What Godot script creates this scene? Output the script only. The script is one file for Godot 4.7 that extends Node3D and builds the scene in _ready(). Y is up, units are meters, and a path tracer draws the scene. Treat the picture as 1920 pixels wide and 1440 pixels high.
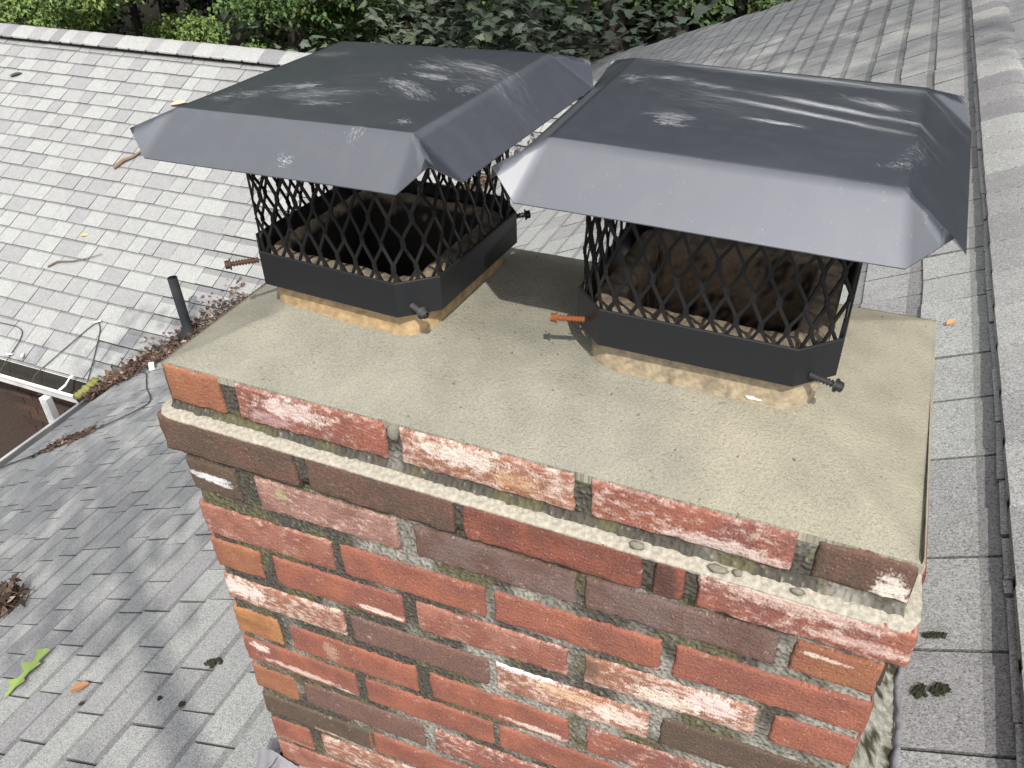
extends Node3D
# Photo of a two-flue brick chimney on a shingle roof. World: x along the front brick face, y up, z towards the viewer; crown edge at y = 0.

class MB:
	var v := PackedVector3Array()
	var n := PackedVector3Array()
	var u := PackedVector2Array()
	var c := PackedColorArray()
	var ix := PackedInt32Array()
	var col := Color(1, 1, 1)
	func vert(p: Vector3, nn: Vector3, uv := Vector2.ZERO) -> int:
		v.push_back(p); n.push_back(nn); u.push_back(uv); c.push_back(col)
		return v.size() - 1
	func tri(a: int, b: int, d: int) -> void:
		ix.push_back(a); ix.push_back(b); ix.push_back(d)
	# corners given clockwise as seen from outside
	func quad(a: Vector3, b: Vector3, d: Vector3, e: Vector3) -> void:
		var nn := (d - a).cross(b - a)
		if nn.length_squared() < 1e-16:
			nn = (e - a).cross(d - a)
		nn = nn.normalized()
		var i := vert(a, nn, Vector2(0, 0)); vert(b, nn, Vector2(1, 0)); vert(d, nn, Vector2(1, 1)); vert(e, nn, Vector2(0, 1))
		tri(i, i + 1, i + 2); tri(i, i + 2, i + 3)
	func face3(a: Vector3, b: Vector3, d: Vector3) -> void:
		var nn := (d - a).cross(b - a).normalized()
		var i := vert(a, nn); vert(b, nn, Vector2(1, 0)); vert(d, nn, Vector2(1, 1))
		tri(i, i + 1, i + 2)
	# eight corners: bottom 0..3 then top 4..7, counter-clockwise from above
	func hexa(p: Array) -> void:
		quad(p[4], p[7], p[6], p[5])
		quad(p[0], p[1], p[2], p[3])
		for k in 4:
			var m := (k + 1) % 4
			quad(p[k], p[k + 4], p[m + 4], p[m])
	func box(t: Transform3D, s: Vector3) -> void:
		var h := s * 0.5
		var p := []
		for yy in [-1, 1]:
			for q in [[-1, 1], [1, 1], [1, -1], [-1, -1]]:
				p.append(t * Vector3(q[0] * h.x, yy * h.y, q[1] * h.z))
		hexa(p)
	func bar(a: Vector3, b: Vector3, up: Vector3, w: float, th: float) -> void:
		var d := (b - a).normalized()
		var s := d.cross(up).normalized()
		var k := s.cross(d).normalized()
		box(Transform3D(Basis(s, k, -d), (a + b) * 0.5), Vector3(w, th, a.distance_to(b)))
	# smooth grid: rows of equal-length point lists
	func grid(rows: Array, uvs: Array = [], flip := false) -> void:
		var nr := rows.size()
		var nc: int = rows[0].size()
		var b := v.size()
		for j in nr:
			for i in nc:
				var p: Vector3 = rows[j][i]
				var du: Vector3 = rows[j][mini(i + 1, nc - 1)] - rows[j][maxi(i - 1, 0)]
				var dv: Vector3 = rows[mini(j + 1, nr - 1)][i] - rows[maxi(j - 1, 0)][i]
				var nn := dv.cross(du).normalized()
				if flip:
					nn = -nn
				vert(p, nn, uvs[j][i] if uvs.size() else Vector2(float(i) / (nc - 1), float(j) / (nr - 1)))
		for j in nr - 1:
			for i in nc - 1:
				var a := b + j * nc + i
				if flip:
					tri(a, a + nc, a + 1); tri(a + 1, a + nc, a + nc + 1)
				else:
					tri(a, a + 1, a + nc); tri(a + 1, a + nc + 1, a + nc)
	func tube(pts: Array, rad: Array, seg := 8, cap := true) -> void:
		var rows := []
		var side := Vector3.ZERO
		for k in pts.size():
			var d: Vector3 = (pts[mini(k + 1, pts.size() - 1)] - pts[maxi(k - 1, 0)]).normalized()
			if side == Vector3.ZERO:
				side = d.cross(Vector3.UP if absf(d.y) < 0.9 else Vector3.RIGHT).normalized()
			side = (side - d * side.dot(d)).normalized()
			var o := d.cross(side)
			var row := []
			for i in seg + 1:
				var a := TAU * i / seg
				row.append(pts[k] + (side * cos(a) + o * sin(a)) * rad[k])
			rows.append(row)
		var b := v.size()
		grid(rows, [], true)
		for j in rows.size():
			for i in seg + 1:
				n[b + j * (seg + 1) + i] = (rows[j][i] - pts[j]).normalized() if rad[j] > 1e-6 else Vector3.UP
		if cap:
			for e in [0, rows.size() - 1]:
				var dd: Vector3 = (pts[0] - pts[1]) if e == 0 else (pts[-1] - pts[-2])
				var cc := vert(pts[e], dd.normalized())
				for i in seg:
					var q := vert(rows[e][i], dd.normalized()); vert(rows[e][i + 1], dd.normalized())
					tri(cc, q, q + 1) if e == 0 else tri(cc, q + 1, q)
	func mesh(mat: Material = null) -> ArrayMesh:
		var m := ArrayMesh.new()
		var a := []
		a.resize(Mesh.ARRAY_MAX)
		a[Mesh.ARRAY_VERTEX] = v; a[Mesh.ARRAY_NORMAL] = n; a[Mesh.ARRAY_TEX_UV] = u; a[Mesh.ARRAY_COLOR] = c; a[Mesh.ARRAY_INDEX] = ix
		m.add_surface_from_arrays(Mesh.PRIMITIVE_TRIANGLES, a)
		if mat:
			m.surface_set_material(0, mat)
		return m

var rng := RandomNumberGenerator.new()
var used := {}
var M := {}

func numbered(called: String, parent: Node) -> String:
	var key := str(parent.get_instance_id()) + called
	var k: int = used.get(key, 0)
	used[key] = k + 1
	return called if k == 0 else "%s_%03d" % [called, k]

func put(called: String, mesh: Mesh, parent: Node = self) -> MeshInstance3D:
	var o := MeshInstance3D.new()
	o.name = numbered(called, parent)
	o.mesh = mesh
	parent.add_child(o, true)
	return o

func node(called: String, parent: Node = self, at := Vector3.ZERO) -> Node3D:
	var o := Node3D.new()
	o.name = numbered(called, parent)
	parent.add_child(o, true)
	o.position = at
	return o

func tag(o: Node, label := "", category := "", group := "", kind := "") -> Node:
	if label: o.set_meta("label", label)
	if category: o.set_meta("category", category)
	if group: o.set_meta("group", group)
	if kind: o.set_meta("kind", kind)
	return o

func noise(seed_: int, freq: float, oct := 3, type := FastNoiseLite.TYPE_SIMPLEX_SMOOTH) -> FastNoiseLite:
	var f := FastNoiseLite.new()
	f.seed = seed_; f.frequency = freq; f.noise_type = type
	f.fractal_type = FastNoiseLite.FRACTAL_FBM if oct > 1 else FastNoiseLite.FRACTAL_NONE
	f.fractal_octaves = oct
	return f

func noise_bytes(seed_: int, freq: float, w: int, h: int, oct := 3, type := FastNoiseLite.TYPE_SIMPLEX_SMOOTH) -> PackedByteArray:
	var im := noise(seed_, freq, oct, type).get_image(w, h, false, false, true)
	im.convert(Image.FORMAT_L8)
	return im.get_data()

func seamless_bytes(seed_: int, freq: float, w: int, h: int, oct := 3) -> PackedByteArray:
	var im := noise(seed_, freq, oct).get_seamless_image(w, h, false, false, 0.2, true)
	im.convert(Image.FORMAT_L8)
	return im.get_data()

func normal_tex(b: PackedByteArray, w: int, h: int, k: float) -> ImageTexture:
	var im := Image.create_from_data(w, h, false, Image.FORMAT_L8, b)
	im.convert(Image.FORMAT_RGBA8)
	im.bump_map_to_normal_map(k)
	return ImageTexture.create_from_image(im)

func rgb_tex(b: PackedByteArray, w: int, h: int) -> ImageTexture:
	return ImageTexture.create_from_image(Image.create_from_data(w, h, false, Image.FORMAT_RGB8, b))

func mat(color: Color, rough := 0.85, metal := 0.0, vcol := false) -> StandardMaterial3D:
	var m := StandardMaterial3D.new()
	m.albedo_color = color
	m.roughness = rough
	m.metallic = metal
	m.vertex_color_use_as_albedo = vcol
	m.metallic_specular = 0.4
	return m

func lin(r: float, g: float, b: float) -> Color:
	return Color(r, g, b).linear_to_srgb()

func s8(r: int, g: int, b: int) -> Color:
	return Color(r / 255.0, g / 255.0, b / 255.0)

# ---------------------------------------------------------------- frames of the two roofs
const PITCH := 0.5
const ROOF_Y := -0.816          # main roof: y = ROOF_Y + 0.5 x
const SIDE_Y := -3.705          # side roof: y = SIDE_Y - 0.5 z
const RIDGE_X := 1.062
const RIDGE_Z := -5.03
const EAVE_X := -3.53
const EAVE_Z := -2.40
const VALLEY := -5.778          # x + z along the valley
const CAM := Vector3(0.67508, 0.51682, 0.55808)
var cam_inv: Transform3D

func main_pt(x: float, z: float, h := 0.0) -> Vector3:
	return Vector3(x, ROOF_Y + PITCH * x, z) + Vector3(-PITCH, 1, 0).normalized() * h

func side_pt(x: float, z: float, h := 0.0) -> Vector3:
	return Vector3(x, SIDE_Y - PITCH * z, z) + Vector3(0, 1, PITCH).normalized() * h

func in_view(p: Vector3, margin := 1.0) -> bool:
	var q := cam_inv * p
	if q.z > -0.1:
		return false
	return absf(q.x / q.z) < 0.608 * margin and absf(q.y / q.z) < 0.456 * margin

func setup() -> void:
	var cam := Camera3D.new()
	cam.name = "camera"
	add_child(cam)
	cam.position = CAM
	cam.rotation = Vector3(-0.61834, 0.417059, -0.025484)
	cam.fov = 49.03
	cam.near = 0.02
	cam.far = 200.0
	cam.current = true
	cam_inv = Transform3D(cam.basis, CAM).affine_inverse()
	var env := Environment.new()
	env.background_mode = Environment.BG_SKY
	env.tonemap_mode = Environment.TONE_MAPPER_LINEAR
	env.tonemap_exposure = 1.04
	env.sdfgi_enabled = true
	env.ssao_enabled = true
	env.ssil_enabled = true
	var sky := Sky.new()
	var sm := PanoramaSkyMaterial.new()
	sm.panorama = sky_image()
	sky.sky_material = sm
	env.sky = sky
	env.background_energy_multiplier = SKY_GAIN
	var we := WorldEnvironment.new()
	we.name = "world_environment"
	we.environment = env
	add_child(we)
	var sun := DirectionalLight3D.new()
	sun.name = "sun"
	add_child(sun)
	sun.look_at_from_position(SUN_DIR * 10.0, Vector3.ZERO, Vector3.RIGHT)
	sun.light_energy = SUN_ENERGY
	sun.light_color = Color(1.0, 0.975, 0.93)
	sun.light_angular_distance = SUN_SIZE
	sun.shadow_enabled = true

const SUN_ENERGY := 1.6
const SUN_SIZE := 0.6
const SKY_GAIN := 0.62
var SUN_DIR := Vector3(0.45, 1.0, 0.80).normalized()     # towards the sun

# bright thin cloud, whiter overhead and greyer towards the horizon
func sky_image() -> ImageTexture:
	var w := 256
	var h := 128
	var f := noise(5, 1.6, 4)
	var im := Image.create(w, h, false, Image.FORMAT_RGBF)
	for j in h:
		var e := PI * (0.5 - (j + 0.5) / h)
		for i in w:
			var a := TAU * (i + 0.5) / w
			var d := Vector3(sin(a) * cos(e), sin(e), -cos(a) * cos(e))
			var up := maxf(d.y, 0.0)
			var cl := f.get_noise_3dv(d * Vector3(1, 1.6, 1)) * 0.5 + 0.5
			var l := 1.7 * (1.0 + 2.0 * up) / 3.0 * lerpf(0.85, 1.15, cl)
			var ang := acos(clampf(d.dot(SUN_DIR), -1, 1))
			l += 5.2 * exp(-pow(ang / 0.78, 2.0))       # glow of the thin cloud round the sun
			var blue := Color(0.95, 0.955, 1.02)
			var white := Color(1.0, 1.0, 1.0)
			var k := blue.lerp(white, smoothstep(0.35, 0.6, cl))
			if d.y < 0.0:
				l = lerpf(0.85, 0.2, minf(1.0, -d.y * 3.0))
			im.set_pixel(i, j, Color(k.r * l, k.g * l, k.b * l))
	return ImageTexture.create_from_image(im)

# ---------------------------------------------------------------- materials
func granule_tex() -> ImageTexture:
	var w := 512
	var r := RandomNumberGenerator.new()
	r.seed = 11
	var n1 := seamless_bytes(21, 0.02, w, w, 4)
	var n2 := seamless_bytes(22, 0.25, w, w, 2)
	var b := PackedByteArray()
	b.resize(w * w * 3)
	for i in w * w:
		var x := r.randf()
		var g := 0.52 + 0.30 * x + 0.16 * (n2[i] / 255.0) + 0.05 + 0.06 * (n1[i] / 255.0 - 0.5)
		if x > 0.93: g += 0.16
		elif x < 0.10: g -= 0.26
		var k := clampi(int(g * 255.0), 0, 255)
		b[i * 3] = k; b[i * 3 + 1] = k; b[i * 3 + 2] = clampi(int(k * 1.005), 0, 255)
	return rgb_tex(b, w, w)

func speckle_tex(seed_: int, lo: float, hi: float, freq: float, streak := 1.0) -> ImageTexture:
	var w := 256
	var r := RandomNumberGenerator.new()
	r.seed = seed_
	var n1 := seamless_bytes(seed_, freq, w, w, 4)
	var n2 := seamless_bytes(seed_ + 1, freq * 6.0, w, w, 2)
	var b := PackedByteArray()
	b.resize(w * w * 3)
	for i in w * w:
		var g := lerpf(lo, hi, clampf(n1[i] / 255.0 * 0.5 + n2[i] / 255.0 * 0.35 + r.randf() * 0.15, 0, 1))
		var k := clampi(int(g * 255.0), 0, 255)
		b[i * 3] = k; b[i * 3 + 1] = k; b[i * 3 + 2] = k
	return rgb_tex(b, w, w)

func triplanar(m: StandardMaterial3D, tex: Texture2D, scale: float, world := true) -> StandardMaterial3D:
	m.albedo_texture = tex
	m.uv1_triplanar = true
	m.uv1_world_triplanar = world
	m.uv1_scale = Vector3.ONE * scale
	return m

func materials() -> void:
	M.shingle = triplanar(mat(Color.WHITE, 0.95, 0, true), granule_tex(), 1.6)
	M.shingle.metallic_specular = 0.2
	M.black = mat(lin(0.012, 0.012, 0.013), 0.45)
	M.wire = mat(lin(0.010, 0.010, 0.011), 0.38)
	M.band = mat(lin(0.013, 0.014, 0.016), 0.42)
	M.dark = mat(lin(0.02, 0.02, 0.02), 0.9)
	M.white_metal = mat(lin(0.72, 0.72, 0.70), 0.45)
	M.pipe = mat(lin(0.035, 0.038, 0.042), 0.7)
	M.rust = triplanar(mat(lin(0.33, 0.10, 0.03), 0.85, 0, false), speckle_tex(31, 0.45, 1.0, 0.05), 40.0)
	M.brown_rust = triplanar(mat(lin(0.13, 0.06, 0.04), 0.7, 0.2), speckle_tex(32, 0.4, 1.0, 0.05), 40.0)
	M.steel = triplanar(mat(lin(0.13, 0.135, 0.14), 0.42, 0.7), speckle_tex(33, 0.5, 1.0, 0.05), 40.0)
	M.grey = triplanar(mat(lin(0.16, 0.165, 0.17), 0.6, 0.3), speckle_tex(34, 0.4, 1.0, 0.05), 40.0)
	M.litter = mat(Color.WHITE, 0.9, 0, true)
	M.bark = triplanar(mat(lin(0.055, 0.045, 0.036), 0.95), speckle_tex(36, 0.4, 1.0, 0.03), 1.5)
	M.tile_tex = speckle_tex(37, 0.45, 1.0, 0.02)

func _ready() -> void:
	setup()
	materials()
	build_chimney()
	build_caps()
	build_house()
	build_details()
	build_woods()

# ---------------------------------------------------------------- the chimney
# each course: [top at x = 0, its slope, bottom at x = 0, its slope, left and right of each brick ...]
var COURSES := [
	[-0.0013, -0.0094, -0.0513, -0.0025, 0.0, 0.076, 0.097, 0.285, 0.302, 0.488, 0.505, 0.690, 0.707, 0.786],
	[-0.0657, -0.0067, -0.1165, 0.0004, -0.016, 0.171, 0.186, 0.364, 0.375, 0.563, 0.575, 0.604, 0.615, 0.801],
	[-0.1402, 0.0024, -0.1909, 0.0109, -0.010, 0.064, 0.091, 0.283, 0.305, 0.493, 0.503, 0.696, 0.710, 0.788],
	[-0.2159, 0.0268, -0.2690, 0.0329, -0.012, 0.186, 0.198, 0.389, 0.398, 0.588, 0.602, 0.791],
	[-0.2780, 0.0294, -0.3310, 0.0379, -0.013, 0.066, 0.086, 0.277, 0.294, 0.487, 0.506, 0.694, 0.709, 0.790],
	[-0.3465, 0.0330, -0.3950, 0.0300, -0.010, 0.182, 0.192, 0.387, 0.396, 0.585, 0.598, 0.793],
	[-0.4135, 0.0345, -0.4674, 0.0409, -0.012, 0.066, 0.083, 0.283, 0.301, 0.490, 0.512, 0.698, 0.710, 0.793],
	[-0.4774, 0.0413, -0.5296, 0.0463, -0.011, 0.180, 0.195, 0.389, 0.395, 0.586, 0.600, 0.793],
	[-0.5442, 0.0492, -0.5978, 0.0564, -0.011, 0.067, 0.081, 0.281, 0.296, 0.488, 0.503, 0.698, 0.712, 0.793],
	[-0.6144, 0.0650, -0.6633, 0.0600, -0.009, 0.187, 0.191, 0.387, 0.400, 0.590, 0.604, 0.793],
	[-0.6754, 0.0700, -0.7321, 0.0800, -0.006, 0.070, 0.090, 0.284, 0.300, 0.490],
	[-0.7414, 0.0850, -0.8000, 0.0950, -0.007, 0.195, 0.208, 0.395],
]
# brick looks: first colour, second colour, bloom of white salts 0..1, roughness of the mottling
var LOOKS := {
	"red": [0.37, 0.125, 0.080, 0.29, 0.10, 0.075, 0.16],
	"deep": [0.29, 0.085, 0.055, 0.20, 0.065, 0.05, 0.12],
	"dark": [0.105, 0.068, 0.052, 0.145, 0.075, 0.058, 0.10],
	"umber": [0.115, 0.080, 0.058, 0.10, 0.068, 0.052, 0.06],
	"purple": [0.20, 0.135, 0.130, 0.155, 0.085, 0.072, 0.18],
	"plum": [0.17, 0.095, 0.085, 0.19, 0.10, 0.08, 0.12],
	"pink": [0.40, 0.22, 0.19, 0.28, 0.135, 0.11, 0.45],
	"orange": [0.38, 0.155, 0.08, 0.33, 0.125, 0.072, 0.06],
	"amber": [0.45, 0.21, 0.085, 0.36, 0.14, 0.065, 0.04],
	"bloom": [0.34, 0.115, 0.080, 0.26, 0.095, 0.08, 0.62],
	"white": [0.38, 0.16, 0.11, 0.32, 0.14, 0.09, 0.88],
	"salmon": [0.40, 0.17, 0.13, 0.30, 0.105, 0.075, 0.40],
}
var KINDS := [
	["orange", "bloom", "white", "bloom", "dark"],
	["dark", "dark", "deep", "deep", "bloom"],
	["umber", "pink", "purple", "purple", "orange"],
	["salmon", "red", "red", "red"],
	["orange", "red", "salmon", "white", "red"],
	["white", "plum", "white", "umber"],
	["amber", "red", "red", "bloom", "red"],
	["red", "red", "red", "salmon"],
	["orange", "plum", "bloom", "red", "red"],
	["umber", "red", "red", "plum"],
	["red", "white", "red"],
	["salmon", "bloom"],
]
# splashes and stains seen on single bricks: x, y, half width, half height, r, g, b, strength
var MARKS := [
	[0.022, -0.163, 0.030, 0.006, 0.85, 0.87, 0.92, 1.0], [0.040, -0.168, 0.016, 0.004, 0.85, 0.87, 0.92, 0.9],
	[0.37, -0.020, 0.050, 0.014, 0.85, 0.78, 0.72, 0.8], [0.43, -0.034, 0.030, 0.012, 0.62, 0.42, 0.22, 0.5],
	[0.17, -0.020, 0.045, 0.013, 0.82, 0.72, 0.70, 0.8], [0.14, -0.040, 0.030, 0.010, 0.50, 0.36, 0.38, 0.7],
	[0.63, -0.045, 0.06, 0.010, 0.80, 0.72, 0.68, 0.7], [0.772, -0.045, 0.014, 0.022, 0.92, 0.86, 0.80, 0.95],
	[0.128, -0.155, 0.008, 0.010, 0.40, 0.42, 0.22, 0.8],
	[0.735, -0.150, 0.024, 0.003, 0.85, 0.75, 0.66, 0.9], [0.012, -0.366, 0.050, 0.016, 0.88, 0.80, 0.76, 0.9],
	[0.425, -0.328, 0.06, 0.011, 0.92, 0.88, 0.90, 1.0], [0.50, -0.345, 0.06, 0.012, 0.80, 0.55, 0.36, 0.6], [0.55, -0.352, 0.04, 0.014, 0.88, 0.78, 0.72, 0.8],
	[0.245, -0.311, 0.035, 0.005, 0.90, 0.80, 0.74, 0.9], [0.455, -0.258, 0.05, 0.006, 0.88, 0.78, 0.72, 0.7],
	[0.514, -0.285, 0.010, 0.018, 0.13, 0.09, 0.06, 0.9], [0.60, -0.290, 0.04, 0.013, 0.86, 0.78, 0.68, 0.9], [0.645, -0.275, 0.03, 0.018, 0.90, 0.76, 0.74, 0.8],
	[0.020, -0.490, 0.016, 0.009, 0.90, 0.80, 0.76, 0.95], [0.09, -0.513, 0.07, 0.006, 0.86, 0.76, 0.70, 0.7], [0.165, -0.522, 0.02, 0.006, 0.9, 0.82, 0.76, 0.9],
	[0.45, -0.438, 0.05, 0.005, 0.88, 0.80, 0.74, 0.8], [0.15, -0.435, 0.012, 0.018, 0.50, 0.38, 0.30, 0.7],
	[0.020, -0.440, 0.030, 0.010, 0.26, 0.12, 0.06, 0.8],
	[0.585, -0.095, 0.012, 0.030, 0.06, 0.045, 0.04, 0.9], [0.70, -0.075, 0.08, 0.012, 0.85, 0.70, 0.64, 0.6], [0.76, -0.10, 0.05, 0.008, 0.85, 0.68, 0.62, 0.5],
]
const FACE := 0.9               # the front face and its texture: 0.9 m on a side
var wobble: FastNoiseLite

func brick_texture() -> void:
	var w := 1024
	var b := PackedByteArray()
	b.resize(w * w * 3)
	b.fill(90)
	var bump := PackedByteArray()
	bump.resize(w * w)
	bump.fill(128)
	var n1 := noise_bytes(101, 0.012, w, w, 3)
	var n2 := noise_bytes(102, 0.09, w, w, 3)
	var n3 := noise_bytes(103, 0.30, w, w, 2)
	var st := noise(104, 0.05, 4)
	st.domain_warp_enabled = true
	st.domain_warp_amplitude = 12.0
	var im := st.get_image(w, w, false, false, true)
	im.convert(Image.FORMAT_L8)
	var n4 := im.get_data()
	var r := RandomNumberGenerator.new()
	r.seed = 9
	for ci in COURSES.size():
		var c: Array = COURSES[ci]
		for bi in (c.size() - 4) / 2:
			var look: Array = LOOKS[KINDS[ci][bi]]
			var xa: float = c[4 + bi * 2] - 0.006
			var xb: float = c[5 + bi * 2] + 0.006
			var ya: float = maxf(c[0] + c[1] * xa, c[0] + c[1] * xb) + 0.006
			var yb: float = minf(c[2] + c[3] * xa, c[2] + c[3] * xb) - 0.006
			var marks := []
			for q in MARKS:
				if q[0] > xa and q[0] < xb and q[1] < ya and q[1] > yb:
					marks.append(q)
			var bloom: float = look[6]
			var sx := r.randi_range(0, 1023)
			var sy := r.randi_range(0, 1023)
			var j0 := clampi(int((0.03 - ya) / FACE * w), 0, w - 1)
			var j1 := clampi(int((0.03 - yb) / FACE * w), 0, w - 1)
			var i0 := clampi(int((xa + 0.05) / FACE * w), 0, w - 1)
			var i1 := clampi(int((xb + 0.05) / FACE * w), 0, w - 1)
			var thr := 0.80 - bloom * 0.38
			for j in range(j0, j1 + 1):
				var y := 0.03 - (j + 0.5) / w * FACE
				var edge_y := minf(ya - y, y - yb) - 0.006
				for i in range(i0, i1 + 1):
					var x := (i + 0.5) / w * FACE - 0.05
					var p := ((j + sy) & 1023) * w + ((i + sx) & 1023)
					var p2 := (((j * 2 + sy) & 1023)) * w + ((i + sx) & 1023)   # drawn out along the brick
					var a := n1[p] / 255.0
					var f := n2[p2] / 255.0
					var g := n3[p] / 255.0
					var t := smoothstep(0.35, 0.65, a * 0.7 + f * 0.3)
					var sh := 0.78 + 0.26 * f + 0.30 * (g - 0.5) + 0.24 * (n1[((j + 333) & 1023) * w + ((i + sy) & 1023)] / 255.0 - 0.5)
					var cr := lerpf(look[0], look[3], t) * sh
					var cg := lerpf(look[1], look[4], t) * sh
					var cb := lerpf(look[2], look[5], t) * sh
					var e := n4[p2] / 255.0 * 0.55 + g * 0.25 + n1[((j + sx) & 1023) * w + ((i + sy) & 1023)] / 255.0 * 0.30
					var k := smoothstep(thr - 0.04, thr + 0.30, e) * 0.9
					if g > 0.84: k = maxf(k, 0.5)
					if edge_y < 0.004 and bloom > 0.3: k = maxf(k, 0.28 * smoothstep(0.4, 0.7, f))
					cr = lerpf(cr * 0.70, 0.20, 0.10); cg = lerpf(cg * 0.70, 0.155, 0.10); cb = lerpf(cb * 0.66, 0.13, 0.10)
					cr = lerpf(cr, 0.50, k * 0.85); cg = lerpf(cg, 0.405, k * 0.85); cb = lerpf(cb, 0.355, k * 0.85)
					for q in marks:
						var dx: float = (x - q[0]) / q[2]
						var dy: float = (y - q[1]) / q[3]
						var d := dx * dx + dy * dy
						if d < 2.2:
							var m: float = smoothstep(1.0, 0.35, d * 0.55 + (1.0 - n4[p2] / 255.0) * 0.9 + (0.5 - g) * 0.7 - 0.25) * q[7] * 0.85
							cr = lerpf(cr, q[4] * 0.70, m); cg = lerpf(cg, q[5] * 0.68, m); cb = lerpf(cb, q[6] * 0.66, m)
					var pit := smoothstep(0.24, 0.12, g) * 0.5
					cr *= 1.0 - pit; cg *= 1.0 - pit; cb *= 1.0 - pit
					var o := (j * w + i) * 3
					b[o] = int(255.0 * pow(clampf(cr, 0, 1), 0.4545)); b[o + 1] = int(255.0 * pow(clampf(cg, 0, 1), 0.4545)); b[o + 2] = int(255.0 * pow(clampf(cb, 0, 1), 0.4545))
					bump[j * w + i] = clampi(int(110 + 90 * (f - 0.5) + 70 * (g - 0.5) + 25 * k), 0, 255)
	M.brick = mat(Color.WHITE, 0.9)
	M.brick.albedo_texture = rgb_tex(b, w, w)
	M.brick.normal_enabled = true
	M.brick.normal_texture = normal_tex(bump, w, w, 3.0)
	M.brick.normal_scale = 0.9
	M.brick.metallic_specular = 0.25
	# mortar: dark with moss and soot at the upper left, pale and sandy lower down
	w = 512
	var mb := PackedByteArray()
	mb.resize(w * w * 3)
	var m1 := noise_bytes(111, 0.018, w, w, 3)
	var m2 := noise_bytes(112, 0.25, w, w, 3)
	var m3 := noise_bytes(113, 0.006, w, w, 2)
	for j in w:
		var y := 0.03 - (j + 0.5) / w * FACE
		for i in w:
			var x := (i + 0.5) / w * FACE - 0.05
			var p := j * w + i
			var g := m2[p] / 255.0
			var pale := smoothstep(0.42, 0.75, m1[p] / 255.0 * 0.6 + m3[p] / 255.0 * 0.4 + clampf(x * 0.40 - y * 0.28, 0, 0.5) - 0.25 - (0.12 if y > -0.135 else 0.0))
			var moss := smoothstep(0.5, 0.62, m1[(p + 7919) % (w * w)] / 255.0) * (1.0 - pale)
			var cr := lerpf(lerpf(0.060, 0.085, moss), 0.225, pale) * (0.65 + 0.7 * g)
			var cg := lerpf(lerpf(0.055, 0.080, moss), 0.215, pale) * (0.65 + 0.7 * g)
			var cb := lerpf(lerpf(0.046, 0.046, moss), 0.190, pale) * (0.65 + 0.7 * g)
			if g > 0.8: cr += 0.12; cg += 0.12; cb += 0.10
			mb[p * 3] = int(255.0 * pow(clampf(cr, 0, 1), 0.4545)); mb[p * 3 + 1] = int(255.0 * pow(clampf(cg, 0, 1), 0.4545)); mb[p * 3 + 2] = int(255.0 * pow(clampf(cb, 0, 1), 0.4545))
	M.mortar = mat(Color.WHITE, 0.98)
	M.mortar.albedo_texture = rgb_tex(mb, w, w)
	M.mortar.normal_enabled = true
	M.mortar.normal_texture = normal_tex(m2, w, w, 2.5)
	M.mortar.metallic_specular = 0.2

func face_uv(p: Vector3) -> Vector2:
	return Vector2((p.x + 0.05) / FACE, (0.03 - p.y) / FACE)

# a brick: rounded, slightly uneven front with sides running back to `depth`; corners given by course lines
func brick_mesh(c: Array, xa: float, xb: float, z: float, depth: float, seed_: int) -> ArrayMesh:
	var mb := MB.new()
	var nx := maxi(3, int((xb - xa) / 0.009))
	var ny := 5
	var cu := [0.0, 0.0, 0.0012, 0.0035]
	var cz := [-depth, -0.0045, -0.0013, -0.0001]
	var us := []
	for k in 4: us.append([cu[k], cz[k]])
	for k in range(1, nx): us.append([-float(k) / nx, 0.0])
	for k in 4: us.append([-2.0 - cu[3 - k], cz[3 - k]])
	var vs := []
	for k in 4: vs.append([cu[k], cz[k]])
	for k in range(1, ny): vs.append([-float(k) / ny, 0.0])
	for k in 4: vs.append([-2.0 - cu[3 - k], cz[3 - k]])
	var rows := []
	var uvs := []
	for vv in vs:
		var row := []
		var uvr := []
		for uu in us:
			var x: float = xa + uu[0]
			if uu[0] <= -2.0: x = xb + (uu[0] + 2.0)
			elif uu[0] < 0.0: x = lerpf(xa, xb, -uu[0])
			var yt: float = c[0] + c[1] * x
			var yb: float = c[2] + c[3] * x
			var y: float = yt - vv[0]
			if vv[0] <= -2.0: y = yb - (vv[0] + 2.0)
			elif vv[0] < 0.0: y = lerpf(yt, yb, -vv[0])
			var dz: float = minf(uu[1], vv[1])
			var p := Vector3(x, y, z + dz)
			var q := Vector3(x, y, seed_ * 0.37)
			var e := 1.0 if dz > -0.01 else 0.0
			p += Vector3(wobble.get_noise_3dv(q * 1.0) * 0.0022 + wobble.get_noise_3dv(q * 3.5) * 0.0014, wobble.get_noise_3dv(q + Vector3(5, 0, 0)) * 0.0022 + wobble.get_noise_3dv(q * 3.5 + Vector3(7, 0, 0)) * 0.0014, wobble.get_noise_3dv(q * 2.3 + Vector3(0, 9, 0)) * 0.0018 * e)
			row.append(p)
			uvr.append(face_uv(p))
		rows.append(row)
		uvs.append(uvr)
	mb.grid(rows, uvs)
	return mb.mesh(M.brick)

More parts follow.
